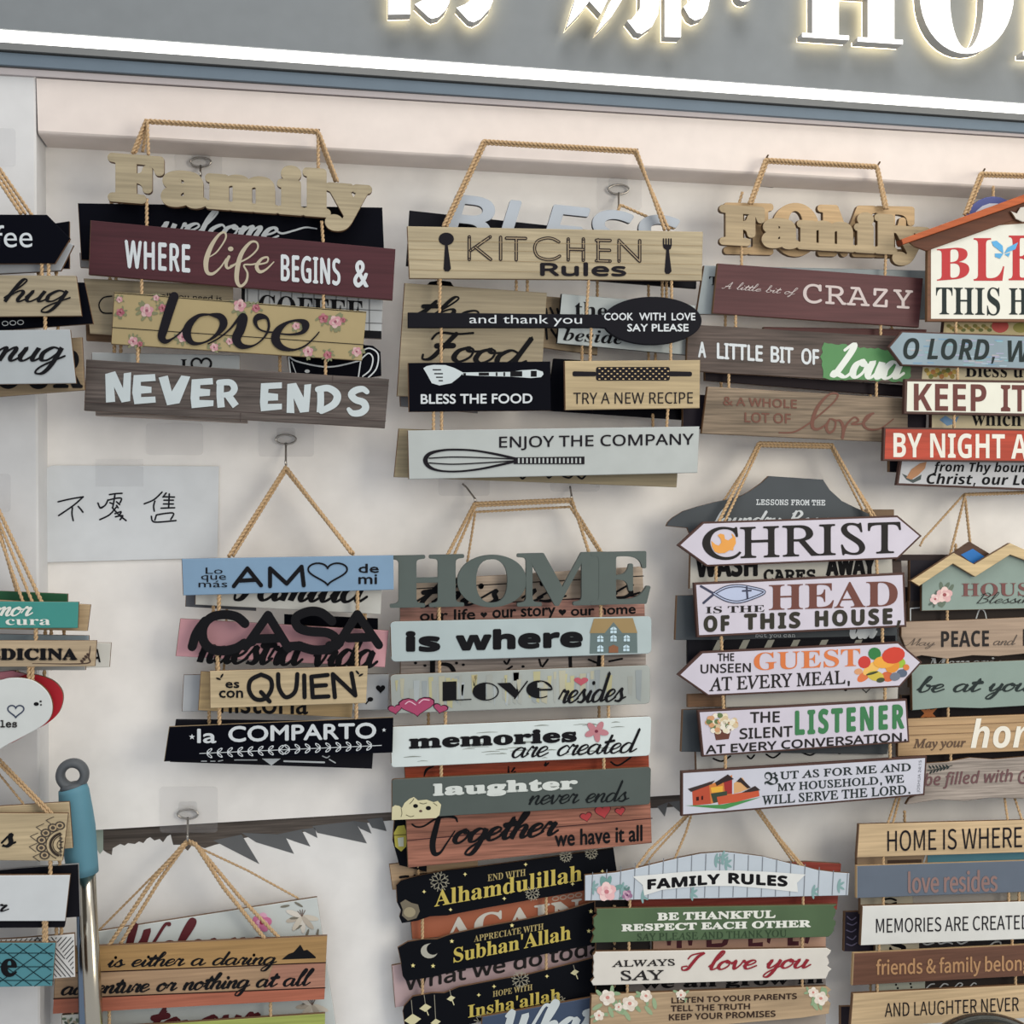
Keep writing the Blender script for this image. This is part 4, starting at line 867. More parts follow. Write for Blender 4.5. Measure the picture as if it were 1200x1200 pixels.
for k in range(17):
    x = 243 + k * 12; y = 882.6 - k * .55; s_ = -1 if k < 8 else 1
    for a in (38, -38): ell(p, x - s_ * 2.5, y - (3 if a * s_ > 0 else -3), 4.2, 1.8, PRW, 1, 'printed_vine', 8, a); ell(p, x - s_ * 2.5, y - (3 if a * s_ > 0 else -3), 2.6, .8, NAVY, 2, 'printed_vine', 6, a)
S.cord([(268, 652), (335, 547, .036), (412, 649)], .054, r=.0018); S.cord([(273, 652), (336, 550, .034), (415, 649)], .0515, r=.0015)
S.links([(257, 696, 722, 256), (254, 764, 786, 256), (257, 829, 850), (419, 692, 722), (418, 752, 781), (417.5, 824, 843)], r=.0019)
S = Sign('pink nuestra vida sign with white and black planks behind the casa sign', .043)
p = S.plank([(229, 676), (448, 682), (446, 720), (228.5, 708.5)], M((206, 206, 200)), label='white plank'); T(p, 'Familia', 'bsc', 275, 664, 430, 703, .02, BLK, dil=.8)
S.plank([(218, 684), (300, 690), (300, 716), (217, 711)], M((96, 98, 104)), d=.033)
S.plank([(333, 720), (443, 725), (443, 744), (333, 742)], NAVY, d=.033, side=NAVY)
p = S.plank([(211, 725), (455.6, 739), (451, 782), (205.6, 769)], M((198, 148, 155)), label='pink plank'); T(p, 'nuestra vida', 'bsc', 234, 737, 442, 776, .03, BLK, dil=.6)
p = S.plank([(235, 787), (416, 795), (412, 841), (232, 832.5)], M((186, 160, 118), 'w')); T(p, 'historia', 'df', 258, 809, 361, 836, .015, BLK, dil=.4)
p = S.plank([(206, 843.5), (440, 846), (436, 901), (199, 893)], BLKB, d=.040, side=BLKB)
poly(p, [(307, 889), (329, 889), (318, 897)], PRW, 1, 'printed_arrow'); stroke(p, [(275, 890.6), (301, 890.6)], 1.2, PRW, 1, 'printed_arrow', False); stroke(p, [(333, 892), (380, 893.4)], 2, PRW, 1, 'printed_arrow', False)
for q in ([(378, 886), (383, 888), (386, 886)], [(386, 890), (393, 894)], [(236, 892), (242, 892)], [(247, 892), (252, 892)], [(256, 892), (261, 891)]): stroke(p, q, 1.3, PRW, 1, 'printed_arrow')
S.links([(250, 706, 728), (254, 770, 790), (245, 832, 846), (425, 718, 738), (428, 718, 738), (415, 780, 797)]); S.cord([(266, 690), (268, 652, .038), (335, 552, .024), (415, 652, .038), (418, 690)], .039, r=.0013)
S = Sign('grey-white plank with black heart behind the wooden quien plank', .030)
p = S.plank([(215, 791), (456, 790), (455, 832), (213, 834)], M((184, 188, 192))); heart(p, 446, 808, 11, 10, BLK); ell(p, 434, 819.5, 3.4, 2.6, BLK, 1, 'printed_note'); stroke(p, [(433, 820), (429, 824.5)], 1.6, BLK, 1, 'printed_note', False)
S.cord([(262, 792), (269, 652, .0265), (334, 553, .018)], .0265, r=.0012)

# --- G grey HOME
S = Sign('grey home cut-out sign above is where, love, memories and laughter planks', .050)
GRY = M((84, 94, 91)); p = S.plank(None, None, name='cutout_word', bevel=0, label='grey cut-out word home')
for ch, q in (('H', (457, 651, 544, 712.5)), ('O', (536, 650.5, 617, 712)), ('M', (606, 648.5, 712, 711)), ('E', (692, 647, 762.5, 709))): T(p, ch, 'bs', *q, -.02 if ch != 'O' else -.01, GRY, dil=1.2, th=.005, dz=.0003 * 'HOME'.index(ch), name=None, side=M((84, 92, 90)))
WB = M((170, 184, 186), 'p')
p = S.plank([(457, 728.5), (763.6, 722), (763.6, 766), (458.5, 775.7)], WB, r=6, label='pale blue is where plank')
T(p, 'is', 'sb', 475.5, 739.5, 516, 764, 0, BLK, dil=1.3); T(p, 'where', 'sb', 534, 738.5, 683, 763, -.03, BLK, dil=1.4)
HG, HR, HW = M((96, 112, 112)), M((150, 128, 88)), M((190, 214, 226))
poly(p, [(692, 741), (746.5, 741), (747, 765), (691, 766)], HG, 1, 'printed_house'); poly(p, [(691, 742), (696, 725), (741.6, 724.3), (747, 741.7)], HR, 2, 'printed_house'); poly(p, [(707, 744), (719, 729), (731, 744)], HG, 3, 'printed_house')
for x, y in ((719, 738.5), (703.5, 748.5), (719, 748), (734.5, 748), (703.5, 760), (734, 759.5)):
    poly(p, [(x - 3.6, y + 3.6), (x - 3.6, y - 2), (x, y - 4.4), (x + 3.6, y - 2), (x + 3.6, y + 3.6)], HW, 4, 'printed_house'); stroke(p, [(x, y - 4), (x, y + 3.6)], .7, HG, 5, 'printed_house', False); stroke(p, [(x - 3.6, y), (x + 3.6, y)], .7, HG, 5, 'printed_house', False)
poly(p, [(713.5, 765), (713.5, 758), (719, 755.5), (724.5, 758), (724.5, 764.8)], M((132, 88, 62)), 4, 'printed_house')
p = S.plank([(457, 790.8), (762, 779.3), (762, 824.8), (458.5, 836.5)], M((162, 168, 164), 'o'), r=6, label='mottled grey and yellow love resides plank')
for k in range(60):
    x = random.uniform(462, 750); y0 = 791 - (x - 457) * .038; h = random.uniform(12, 38); wd = random.uniform(3, 9); t = random.uniform(2, 42 - h)
    poly(p, [(x, y0 + t), (x + wd, y0 + t - .4), (x + wd - 1.5, y0 + t + h), (x + 1, y0 + t + h * .9)], M(random.choice([(178, 174, 136), (166, 174, 176), (174, 172, 152), (148, 156, 158), (184, 170, 126), (160, 164, 158)]), 'o'), 0, 'printed_blotch')
poly(p, [(518.7, 799), (535, 798.4), (535, 820.6), (518.7, 821.6)], BLK, 3, 'lettering'); stroke(p, [(534, 820.4), (552, 819.6)], 1.3, BLK, 3, 'lettering', False)
for x0, x1, yt, yb in ((554.5, 584, 800.5, 820.4), (617.5, 647, 798, 817.8)):
    cx, cy, rx, ry = (x0 + x1) / 2, (yt + yb) / 2, (x1 - x0) / 2, (yb - yt) / 2
    ring = [(cx + rx * math.cos(k * .3142), cy + ry * math.sin(k * .3142)) for k in range(21)]
    if x0 < 600: stroke(p, ring, 1.4, BLK, 3, 'lettering', n=2); ell(p, cx, cy, rx, ry, BLK, 3, 'lettering', 18, 0, 90, 270)
    else:
        stroke(p, ring[3:21], 1.4, BLK, 3, 'lettering', n=2); ell(p, cx, cy, rx, ry, BLK, 3, 'lettering', 18, 0, 90, 270); poly(p, [(cx - 2, cy - .5), (cx + rx, cy - 1), (cx + rx - 1, cy + 1.4), (cx - 2, cy + 1.6)], BLK, 3, 'lettering'); ell(p, cx + 1, cy, rx - 1, ry, BLK, 3, 'lettering', 14, 0, -80, -5)
        poly(p, [(cx - 2.5, cy - 8), (cx + 4.5, cy - 8), (cx + 4.5, cy - 2), (cx - 2.5, cy - 2)], M((166, 170, 164)), 4, 'lettering')
poly(p, [(582.5, 800.6), (598, 800), (609, 812), (604, 818.8)], BLK, 3, 'lettering'); stroke(p, [(603, 818.5), (618, 798.5)], 1.6, BLK, 3, 'lettering', False)
T(p, 'resides', 'sc', 655, 789, 733, 824, -.03, BLK, dil=.8, lv=3); MG = M((160, 66, 100))
poly(p, heart_pts(681, 799, 17, 10), M((176, 84, 96)), 3, 'printed_heart')
for cx, cy, w_, h_, rt in ((463, 832, 15, 10, -8), (516, 831, 16, 10, 12), (488.5, 829, 41, 21, -4)): poly(p, heart_pts(cx, cy, w_ + 2.6, h_ + 2.4, 22, rt), M((56, 24, 40)), 2, 'printed_heart'); poly(p, heart_pts(cx, cy, w_, h_, 22, rt), MG, 3, 'printed_heart')
for q in ([(475, 825), (480, 822), (487, 826)], [(491, 824), (496, 820), (503, 820.5)]): stroke(p, q, 1.2, M((222, 180, 196)), 4, 'printed_heart')
p = S.plank([(457, 852), (763.6, 839.4), (762, 885.6), (458.5, 899.6)], M((206, 216, 216), 'p'), r=5, label='white weathered memories plank')
for k in range(30):
    x = random.uniform(462, 730); y = 854 - (x - 457) * .042 + random.uniform(2, 42); l = random.uniform(6, 30); stroke(p, [(x, y), (x + l * .5, y - .6 - l * .02), (x + l, y - l * .045)], [.3, random.uniform(.5, 1.2), .3], M((126, 132, 124)), 0, 'printed_crack')
T(p, 'memories', 'bs', 479, 861, 676, 878, -.043, BLK, dil=1.1); T(p, 'are created', 'sc', 601, 860, 750, 888, -.045, BLK, dil=1)
for k in range(5): a = k * 72 - 60; ell(p, 699 + 7.6 * math.cos(R(a)), 857 + 5.8 * math.sin(R(a)), 7.2, 3.7, M((184, 124, 132)), 3 + k % 2, 'printed_flower', 12, a)
ell(p, 699, 857, 2, 1.7, M((110, 40, 60)), 6, 'printed_flower')
p = S.plank([(459, 913.5), (763, 899), (762, 942.7), (459, 960)], M((80, 89, 86), 'p'), r=4, label='grey laughter plank')
T(p, 'laughter', 'bs', 507, 918.5, 677, 936.5, -.048, M((206, 212, 208)), dil=1.1); T(p, 'never ends', 'sc', 620.5, 918, 737, 943, -.035, M((26, 30, 32)), dil=.3)
DOG = M((206, 200, 164)); poly(p, [(459, 961), (459.5, 946), (463, 943.5), (468, 944.5), (471, 947), (474, 941), (480, 936), (485, 934), (490, 938), (500, 937), (508, 940), (513, 938.6), (517, 943), (515, 955), (511, 958.6)], DOG, 1, 'printed_puppy')
for x, y, r_ in ((487, 944.5, 3), (502, 947, 3.2)): ell(p, x, y, r_, r_ * .8, BLK, 2, 'printed_puppy', 10)
ell(p, 493, 950.5, 2, 1.5, M((90, 70, 60)), 2, 'printed_puppy', 8)
for q in ([(470, 947), (471, 953), (470, 957)], [(480, 942), (483, 939), (485, 936)], [(508, 941), (512, 944)], [(476, 955), (481, 957), (485, 956)], [(492, 941), (496, 942), (500, 941)]): stroke(p, q, .8, M((100, 96, 74)), 2, 'printed_puppy')
S.cord([(523, 653), (556, 590, .034), (670, 585, .034), (691, 650), (697, 664)], .047, r=.0018); S.cord([(531, 653), (557.5, 593, .032), (668, 588, .032), (707, 650)], .0445, r=.0015)
S.links([(514.5, 711, 729), (515, 774, 791), (522, 834, 852), (517, 897, 912), (704, 706, 724), (706, 767, 781), (713, 826, 842), (707.6, 888, 902)], r=.0018)
S = Sign('red-brown weathered this is us sign behind the grey home sign', .034)
RB = M((158, 106, 88), 'W')
p = S.plank([(469, 681), (753, 664), (756, 735), (469, 742)], M((176, 158, 140), 'w')); poly(p, [(469, 711), (755, 697), (756, 735), (469, 742)], M((164, 122, 110), 'W'), 0, 'painted_strip')
for y0, y1 in ((691, 675), (712, 698)): stroke(p, [(469, y0), (754, y1)], 1.2, BLK, 1, 'printed_seam', False)
T(p, 'this is us', 'bsc', 486, 680, 750, 712, -.045, BLK, dil=.4); T(p, 'our life', 'df', 492, 715, 557, 728, -.03, BLK, dil=.4); T(p, 'our story', 'df', 577, 713, 651, 729, -.045, BLK, dil=.4); T(p, 'our home', 'df', 669, 710, 745, 722, -.035, BLK, dil=.4)
heart(p, 567, 721, 8, 7, BLK); heart(p, 659, 718, 9, 8, BLK)
p = S.plank([(469, 770), (757, 760), (757, 800), (469, 808)], M((160, 150, 144), 'W'))
g2 = lambda x: 'lettering#%d' % (1 if x < 560 else 2 if x < 650 else 3)
stroke(p, [(507, 774), (507, 800)], 6, BLK, 2, 'lettering#1', smooth=False, cap=False); stroke(p, [(515, 778), (527, 780), (532, 790), (524, 800)], [3, 5, 5, 3], BLK, 1, 'lettering#1'); stroke(p, [(668, 765), (669, 790)], 4, BLK, 2, 'lettering#3', smooth=False); stroke(p, [(703, 768), (700, 795)], 5, BLK, 2, 'lettering#3', smooth=False)
for x, y in ((487, 777), (498, 780), (535, 777), (543, 779), (613, 781)): ell(p, x, y, 2, 1.6, BLK, 2, g2(x), 8)
for q in ([(632, 773), (634, 780)], [(642, 773), (636, 781)], [(690, 773), (700, 777)], [(714, 775), (729, 772)], [(591, 775), (594, 778), (597, 773)], [(594, 785), (600, 781)]): stroke(p, q, 2.4, BLK, 1, g2(q[0][0]))
p = S.plank([(473, 888), (760, 874), (761, 906), (475, 916)], M((162, 74, 50), 'W')); 
for q in ([(497, 910), (500, 902), (508, 898)], [(596, 898), (597, 908), (604, 904)], [(640, 893), (639, 897), (643, 894)], [(716, 893), (724, 897), (736, 890), (740, 886)], [(600, 904), (603, 900)]): stroke(p, q, [1, 3, 1.4] if len(q) == 3 else 2, BLK)
p = S.plank([(475, 945), (762, 930), (764, 988), (478, 1017)], RB, label='red-brown together plank'); stroke(p, [(477, 985), (764, 959)], 1.2, M((70, 36, 36)), 1, 'printed_seam', False)
stroke(p, [(483, 966), (488, 969), (497, 968), (510, 960), (522, 957), (533, 958), (536, 963)], [2, 2, 2, 2.4, 3, 3, 1.6], BLK); stroke(p, [(516, 952), (511, 970), (507, 988), (509, 1000), (516, 999), (523, 989), (533, 974)], [5, 6.4, 7, 6, 3, 2, 1.4], BLK)
T(p, 'ogether', 'bsc', 533, 958, 654, 1003, -.085, BLK, dil=1.2); T(p, 'we have it all', 'df', 650, 973, 753, 992.5, -.065, BLK, dil=.5)
for cx, cy, w_, h_ in ((687, 958, 13, 10), (707, 952, 18, 15), (727, 951.5, 11, 9)): heart(p, cx, cy, w_ + 2, h_ + 2, M((80, 36, 40)), 1, rot=-12); heart(p, cx, cy, w_, h_, M((186, 66, 70)), 2, rot=-12)
S.links([(502, 738, 774), (700, 734, 764), (502, 806, 892), (702, 799, 880), (505, 914, 946), (700, 905, 936)]); S.cord([(545, 676), (557, 600, .022), (668, 594, .022), (716, 668)], .031, r=.0013)

# --- I Christ sign
S = Sign('christ is the head sign, five lilac-white planks with brown borders', .066)
LIL = M((198, 193, 206), 'p'); DT = M((44, 42, 42))
p = S.framed([(794, 639), (824, 611.6), (1052, 604), (1080.5, 628), (1052.5, 655), (828.5, 664)], LIL, 2.2, label='arrow plank reading christ')
T(p, 'C', 'rs', 823, 617.5, 869, 656.5, -.01, DT, lv=3, dil=.6); T(p, 'HRIST', 'rs', 867, 617, 1056, 655, -.034, DT, lv=3, dil=.6)
poly(p, [(x / 7.06 + 780, y / 7.06 + 550) for x, y in ((378, 590), (385, 640), (405, 680), (440, 695), (490, 692), (530, 668), (560, 672), (562, 648), (582, 610), (578, 565), (558, 538), (545, 530), (556, 562), (520, 588), (492, 578), (485, 540), (455, 532), (430, 545), (455, 575), (462, 605), (440, 632), (410, 620))], M((222, 156, 76)), 4, 'printed_dove')
p = S.framed([(813, 683), (1060, 671), (1062.5, 734.7), (817, 747)], LIL, 2.6, label='plank reading head of this house')
FN, FB = M((58, 62, 84)), M((178, 188, 214))
lens = [(836.7, 695.6), (850, 688.5), (865, 686.4), (880, 688.5), (896, 693.5), (882, 701), (865, 705.5), (850, 703)]
stroke(p, lens + [lens[0]], 3.6, FN, 2, 'printed_fish'); stroke(p, lens + [lens[0]], 1.2, FB, 3, 'printed_fish'); poly(p, lens, FB, 1, 'printed_fish'); stroke(p, [(838, 696.5), (821.5, 687)], 2.8, FN, 2, 'printed_fish', False); stroke(p, [(838, 695), (824.5, 706.5)], 2.8, FN, 2, 'printed_fish', False); stroke(p, [(875, 688), (876, 701)], 2.2, FN, 3, 'printed_fish', False); stroke(p, [(870.5, 692.5), (880, 692)], 2, FN, 3, 'printed_fish', False)
T(p, 'IS THE', 'bs', 827, 711, 896, 719, -.03, DT, lv=3); T(p, 'HEAD', 'bs', 901, 685, 1052, 715, -.032, M((104, 62, 54)), lv=3); 
for t_, xa, xb, yy in (('OF', 824.6, 855, 741), ('THIS', 872, 938, 738.5), ('HOUSE', 955, 1046, 735)): T(p, t_, 'sb', xa, yy - 19.5, xb, yy, -.035, M((58, 56, 50)), dil=.8, lv=3, sp=1.15)
T(p, ',', 'sb', 1050, 727, 1056, 736, 0, M((58, 56, 50)), lv=3)
p = S.framed([(794, 791), (822.5, 763.6), (1053, 752), (1081, 776), (1054.7, 805.4), (829.6, 816)], LIL, 2.2, label='arrow plank reading unseen guest')
T(p, 'THE', 'sa', 841, 765.7, 860.5, 775, -.02, DT, dil=.3, lv=3); T(p, 'UNSEEN', 'sa', 821, 778.5, 880, 789.5, -.03, DT, dil=.3, lv=3); T(p, 'GUEST', 'bs', 883.4, 765, 1008, 786, -.042, M((206, 116, 66)), lv=3); T(p, 'AT EVERY MEAL,', 'rs', 831, 794, 996, 813, -.055, DT, lv=3, dil=.35)
random.seed(11)
for x, y, rx, ry, c_ in ((1025, 766, 6, 6, (46, 116, 62)), (1047, 768, 11, 8, (196, 62, 46)), (1013, 776, 6, 6, (190, 58, 50)), (1036, 776, 10, 6, (224, 160, 62)), (1022, 783, 10, 5, (226, 180, 96)), (1046, 781, 7, 6, (214, 140, 50)), (1055, 777, 5, 5, (150, 182, 62)), (1062, 782, 3, 3, (206, 120, 60)), (1057, 789, 5, 4, (84, 96, 116)), (1012, 793, 7, 4, (206, 110, 66)), (1026, 792, 8, 5, (196, 176, 70)), (1040, 793, 6, 5, (200, 100, 60)), (1049, 793, 5, 4, (110, 116, 130)), (1006, 787, 4, 3, (206, 150, 110)), (1032, 797, 4, 2.4, (60, 70, 50)), (1028, 780, 7, 1.2, (90, 60, 40)), (1022, 789, 6, 1.2, (60, 66, 40))):
    ell(p, x, y, rx * 1.25, ry * 1.2, M(c_), 1 + random.randint(0, 3), 'printed_fruit', 14, random.uniform(-40, 20))
p = S.framed([(817.5, 832.7), (1063, 819), (1066, 870), (823, 887)], LIL, 2.2, label='plank reading silent listener')
T(p, 'THE', 'sa', 879, 834.5, 914, 847.5, -.03, DT, dil=.4, lv=3); T(p, 'SILENT', 'sa', 866.7, 853.5, 929, 866.5, -.05, DT, dil=.4, lv=3); GR = M((58, 118, 76)); T(p, 'LISTENER', 'sb', 931.6, 832.5, 1060, 862, -.062, GR, dil=.9, lv=3, sp=1.22); T(p, 'AT EVERY CONVERSATION.', 'sa', 827, 873.5, 1062.5, 884, -.066, DT, dil=.4, lv=3)
poly(p, [(836, 855), (857, 854), (854, 866), (839, 867.5)], M((98, 58, 48)), 2, 'printed_flower_pot'); random.seed(5)
for k in range(60):
    a = random.random() * 6.28; q = random.random() ** .5; ell(p, 845 + 18 * q * math.cos(a), 848 + 10 * q * math.sin(a), 3.4, 3, M(((222, 214, 190), (206, 186, 150), (96, 116, 74), (200, 150, 110), (226, 220, 206))[k % 5]), 2 + k % 3, 'printed_flower_pot', 8)
p = S.framed([(798.4, 904), (1086.5, 886), (1083.7, 932), (798.4, 956.7)], M((194, 196, 208), 'p'), 2.2, label='plank reading serve the lord with printed house')
T(p, 'B', 'fr', 896, 904.5, 912, 920, 0, DG, lv=3); T(p, 'UT AS FOR ME AND', 'rs', 914, 904.3, 1067.5, 913.8, -.068, DG, lv=3, dil=.3); T(p, 'MY HOUSEHOLD, WE', 'rs', 911, 918, 1059.6, 929, -.07, DG, lv=3, dil=.3); T(p, 'WILL SERVE THE LORD.', 'rs', 893, 932.5, 1067, 943.5, -.076, DG, lv=3, dil=.3)
T(p, 'JOSHUA 24:15', 'sa', 0, 0, 1, 1, c=M((110, 112, 120)), lv=3, quad=((1074.5, 929), (1077, 891), (1081, 891), (1078.5, 929)))
for q, c_, l_ in (([(811, 925), (832, 916), (834, 942), (812, 944)], (176, 74, 50), 1), ([(831, 920), (858, 908), (858, 936), (833, 942)], (196, 120, 60), 1), ([(806, 924.5), (838, 914.5), (834, 919), (810, 928)], (60, 52, 52), 3), ([(838, 917), (853, 907.5), (860, 913), (848, 917), (840, 921)], (54, 46, 46), 3), ([(833, 923), (847, 921), (847, 928), (834, 929)], (222, 170, 60), 2), ([(848, 916), (858, 914), (858, 930), (850, 931)], (150, 44, 44), 2), ([(833, 930), (852, 927), (852, 937), (836, 941)], (52, 66, 52), 2), ([(860, 918), (870, 911), (878, 924), (868, 928), (860, 930)], (206, 160, 110), 1), ([(863, 916), (868, 911), (880, 923), (876, 924), (868, 917)], (54, 46, 46), 3), ([(840, 934), (868, 929), (889, 924), (890, 933), (862, 940), (842, 943)], (190, 84, 54), 3), ([(869, 929), (885, 921), (891, 926), (880, 928)], (58, 50, 50), 4), ([(803, 944), (846, 943), (892, 934), (850, 948), (840, 947.5)], (70, 136, 74), 1), ([(816, 934), (819, 933.6), (819, 938), (816, 938.4)], (60, 30, 30), 3), ([(822, 933), (824, 932.6), (824, 937), (822, 937.4)], (60, 30, 30), 3)): poly(p, q, M(c_), l_, 'printed_building')
S.cord([(842, 612), (889, 519, .046), (975, 521, .046), (1022, 606)], .0625, r=.0018); S.cord([(849, 612), (891, 522, .044), (974, 524, .044), (1026, 606)], .0605, r=.0015)
S.links([(839, 663, 683), (845, 745, 764, 846), (847, 814, 832, 848), (850, 884, 902), (1027, 655, 673, 1028), (1034, 735, 754), (1037, 805, 821), (1043, 870, 889)], r=.0018)
S = Sign('dark grey bracket-topped laundry room sign behind the christ sign', .047)
SL = M((66, 72, 77)); p = S.plank([(781, 616.6), (783, 612), (788.5, 606.7), (801, 599), (819.7, 593), (839.5, 588), (859, 584), (870, 580.5), (879, 575.5), (893, 565.6), (901, 557.8), (964.7, 562), (972.5, 574), (986.7, 587), (1001, 594), (1020, 603), (1035, 610), (1035, 632), (812, 634), (806, 619)], SL, label='bracket-shaped top board')
T(p, 'LESSONS FROM THE', 'mo', 886, 585, 967, 592, .008, PRW, dil=.2); T(p, 'laundry Room', 'bsc', 837, 597, 978, 624, .006, PRW, dil=.5)
p = S.plank([(809, 646), (1045, 643), (1047, 690), (808, 690)], M((200, 198, 190))); T(p, 'WASH', 'sb', 815, 650, 888, 677, -.02, BLK, dil=.8); T(p, 'CARES', 'mo', 895, 667, 956, 682, 0, BLK, dil=.7); T(p, 'AWAY', 'sb', 968, 652, 1026, 675, -.03, BLK, dil=1)
p = S.plank([(793, 698), (1050, 690), (1052, 752), (791, 750)], SL); T(p, 'our', 'bsc', 999, 726, 1027, 747, 0, PRW, dil=.8); T(p, 'but you can', 'mo', 885, 742, 932, 748, 0, PRW)
p = S.plank([(806, 750), (1050, 744), (1050, 776), (806, 779)], BLKB, side=BLKB)
for x in (838, 868, 897, 927, 960, 1000): poly(p, [(x - 6, 768), (x + 3, 750), (x + 11, 749.6), (x + 2, 768)], M((150, 150, 140)), 1, 'printed_stripe')
p = S.plank([(850, 808), (1053, 800), (1052, 823), (850, 829)], M((200, 198, 192))); heart(p, 1015, 808, 9, 8, BLK, 1, 1); ell(p, 991, 808, 2, 2, BLK)
S.plank([(806, 814), (846, 812), (846, 828), (806, 829)], M((120, 90, 66), 'w'))
S.plank([(800, 832), (1045, 824), (1040, 884), (798, 881)], SL); p = S.plank([(815, 876), (1040, 866), (1042, 898), (816, 904)], M((196, 196, 194)), d=.0405)
for q in ([(836, 889), (846, 892), (856, 886)], [(898, 884), (906, 888), (914, 883)], [(940, 882), (950, 885), (958, 880)], [(876, 886), (880, 889), (884, 885)], [(978, 879), (984, 883), (990, 878)]): stroke(p, q, 2, BLK)
S.cord([(846, 590), (890, 523, .034), (974, 525, .034), (1012, 600)], .044, r=.0013); S.links([(850, 632, 650), (850, 688, 696), (850, 748, 834), (1020, 628, 648), (1020, 688, 696), (1020, 748, 828)])
S = Sign('brown and dark planks deepest behind the right side of christ sign', .030)
S.plank([(1000, 597), (1048, 597), (1048, 616), (1000, 616)], M((120, 98, 76), 'w')); S.plank([(1000, 646), (1056, 646), (1058, 690), (1000, 690)], M((72, 58, 54), 'w')); S.plank([(1000, 690), (1064, 688), (1064, 706), (1000, 708)], M((60, 56, 58)), d=.026)
S.links([(1030, 612, 650), (1040, 688, 692)])
# --- J house blessing
S = Sign('sage green house blessing sign with zigzag wooden roof at right', .050)
SG = M((132, 149, 142), 'p')
p = S.plank([(1080.6, 716), (1080.6, 684), (1117, 656), (1141, 671), (1184, 645), (1204, 656), (1262, 694), (1262, 712)], SG, label='green house-shaped board')
T(p, 'HOUSE', 'bs', 1127, 683.5, 1226, 699, -.008, M((112, 72, 70)), lv=3); T(p, 'Blessing', 'sc', 1145, 694, 1222, 712, -.005, DT, lv=4); rose(p, 1107, 697, 9, ((210, 170, 170), (150, 80, 84), (222, 196, 190)), 5, 1, 'printed_rose', (96, 110, 96)); rose(p, 1096, 702, 6, ((214, 180, 180), (160, 90, 96), (222, 200, 196)), 3, 1, 'printed_rose', (80, 96, 88))
S.plank([(1067.5, 681), (1118, 648), (1142, 661.5), (1184, 636.5), (1204, 645.5), (1276, 690), (1270, 699), (1204, 657.5), (1184, 650), (1143, 676), (1117, 660.5), (1077, 687)], M((198, 176, 136), 'w'), d=.0565, th=.006, name='roof', label='pale wood zigzag roof')
p = S.plank([(1056, 729), (1130, 726.5), (1290, 720), (1290, 763), (1240, 768), (1200, 766), (1170, 769), (1140, 768), (1110, 772), (1080, 768), (1066, 772), (1056, 745)], M((160, 140, 122), 'w'), label='brown peace plank')
T(p, 'May', 'sc', 1060.5, 748, 1096, 760, 0, M((84, 74, 68)), dil=.3); T(p, 'PEACE', 'sb', 1103, 739.5, 1159, 758.5, -.015, DT); T(p, 'and', 'sc', 1164.6, 744, 1192, 756, -.01, M((84, 74, 68)), dil=.3); T(p, 'LOVE', 'sb', 1199, 737, 1248, 757, -.015, DT)
p = S.plank([(1068, 779.5), (1290, 770), (1290, 823), (1200, 827), (1150, 830), (1110, 829), (1069, 832.5)], SG, label='green be at your plank'); T(p, 'be at your', 'bsc', 1075, 793, 1222, 820, -.012, DG, dil=.9)
p = S.plank([(1052, 843), (1290, 834), (1290, 876), (1052, 886.5)], M((178, 148, 112), 'w'), label='tan home plank')
for y in (852, 862): stroke(p, [(1053, y), (1290, y - 9)], .7, M((120, 92, 66)), 1, 'printed_grain', False)
T(p, 'May your', 'is', 1070, 866, 1132, 880, -.02, M((92, 72, 58)), dil=.3); T(p, 'home', 'sbi', 1137.5, 842, 1246, 877, -.01, M((226, 222, 210)))
p = S.plank([(1083, 895), (1110, 893), (1137, 888), (1165, 890), (1200, 887), (1290, 882), (1290, 931), (1200, 936), (1160, 935), (1130, 939), (1100, 937), (1062, 943), (1066, 936), (1078, 930)], M((152, 142, 134), 'W'), label='grey be filled plank')
T(p, 'be filled with', 'si', 1083, 906, 1187, 925.5, -.05, M((104, 74, 76)), dil=.3); T(p, 'God', 'si', 1193, 902, 1228, 919, -.02, M((104, 74, 76)), dil=.3)
stroke(p, [(1087, 903), (1100, 901), (1116, 897)], .8, DG, 2, 'printed_sprig')
for k in range(6): ell(p, 1090 + k * 4, 899 - k * .2, 2.6, 1, DG, 2, 'printed_sprig', 8, 50); ell(p, 1091 + k * 4, 905 - k * 1.1, 2.6, 1, DG, 2, 'printed_sprig', 8, -50)
S.cord([(1078, 640), (1082, 632), (1130, 579, .040), (1290, 573, .040)], .044, r=.0013); S.cord([(1113, 652), (1131, 580, .0425), (1290, 575, .0425)], .047, r=.0015)
S.links([(1110, 715, 729), (1110, 770, 780), (1111, 830, 843), (1114, 884, 893), (1240, 714, 722), (1240, 766, 774), (1240, 824, 836), (1240, 877, 885)])
S = Sign('dark rustic planks with a blue picture behind the house blessing sign', .036)
p = S.plank([(1112, 652), (1137, 635), (1162, 650), (1140, 672)], M((84, 62, 50), 'w'), name='picture_board', d=.041); poly(p, [(1126, 650), (1140, 643), (1155, 653), (1142, 662)], M((44, 116, 190)), 1, 'printed_picture')
S.plank([(1050, 650), (1112, 650), (1112, 657), (1050, 657)], M((56, 48, 48))); S.plank([(1066, 656), (1140, 656), (1140, 712), (1066, 712)], M((44, 42, 48)))
p = S.plank([(1065, 704), (1290, 698), (1290, 736), (1065, 741)], M((58, 52, 50))); stroke(p, [(1144, 725), (1147, 716), (1150, 714), (1154, 717), (1156, 725)], 1.4, PRW); stroke(p, [(1067, 727), (1067, 713), (1080, 712)], 1.3, PRW, smooth=False)
p = S.plank([(1066, 758), (1290, 752), (1290, 802), (1066, 806)], M((56, 50, 48))); T(p, 'Memories', 'bis', 1087, 771, 1184, 783, -.01, PRW)
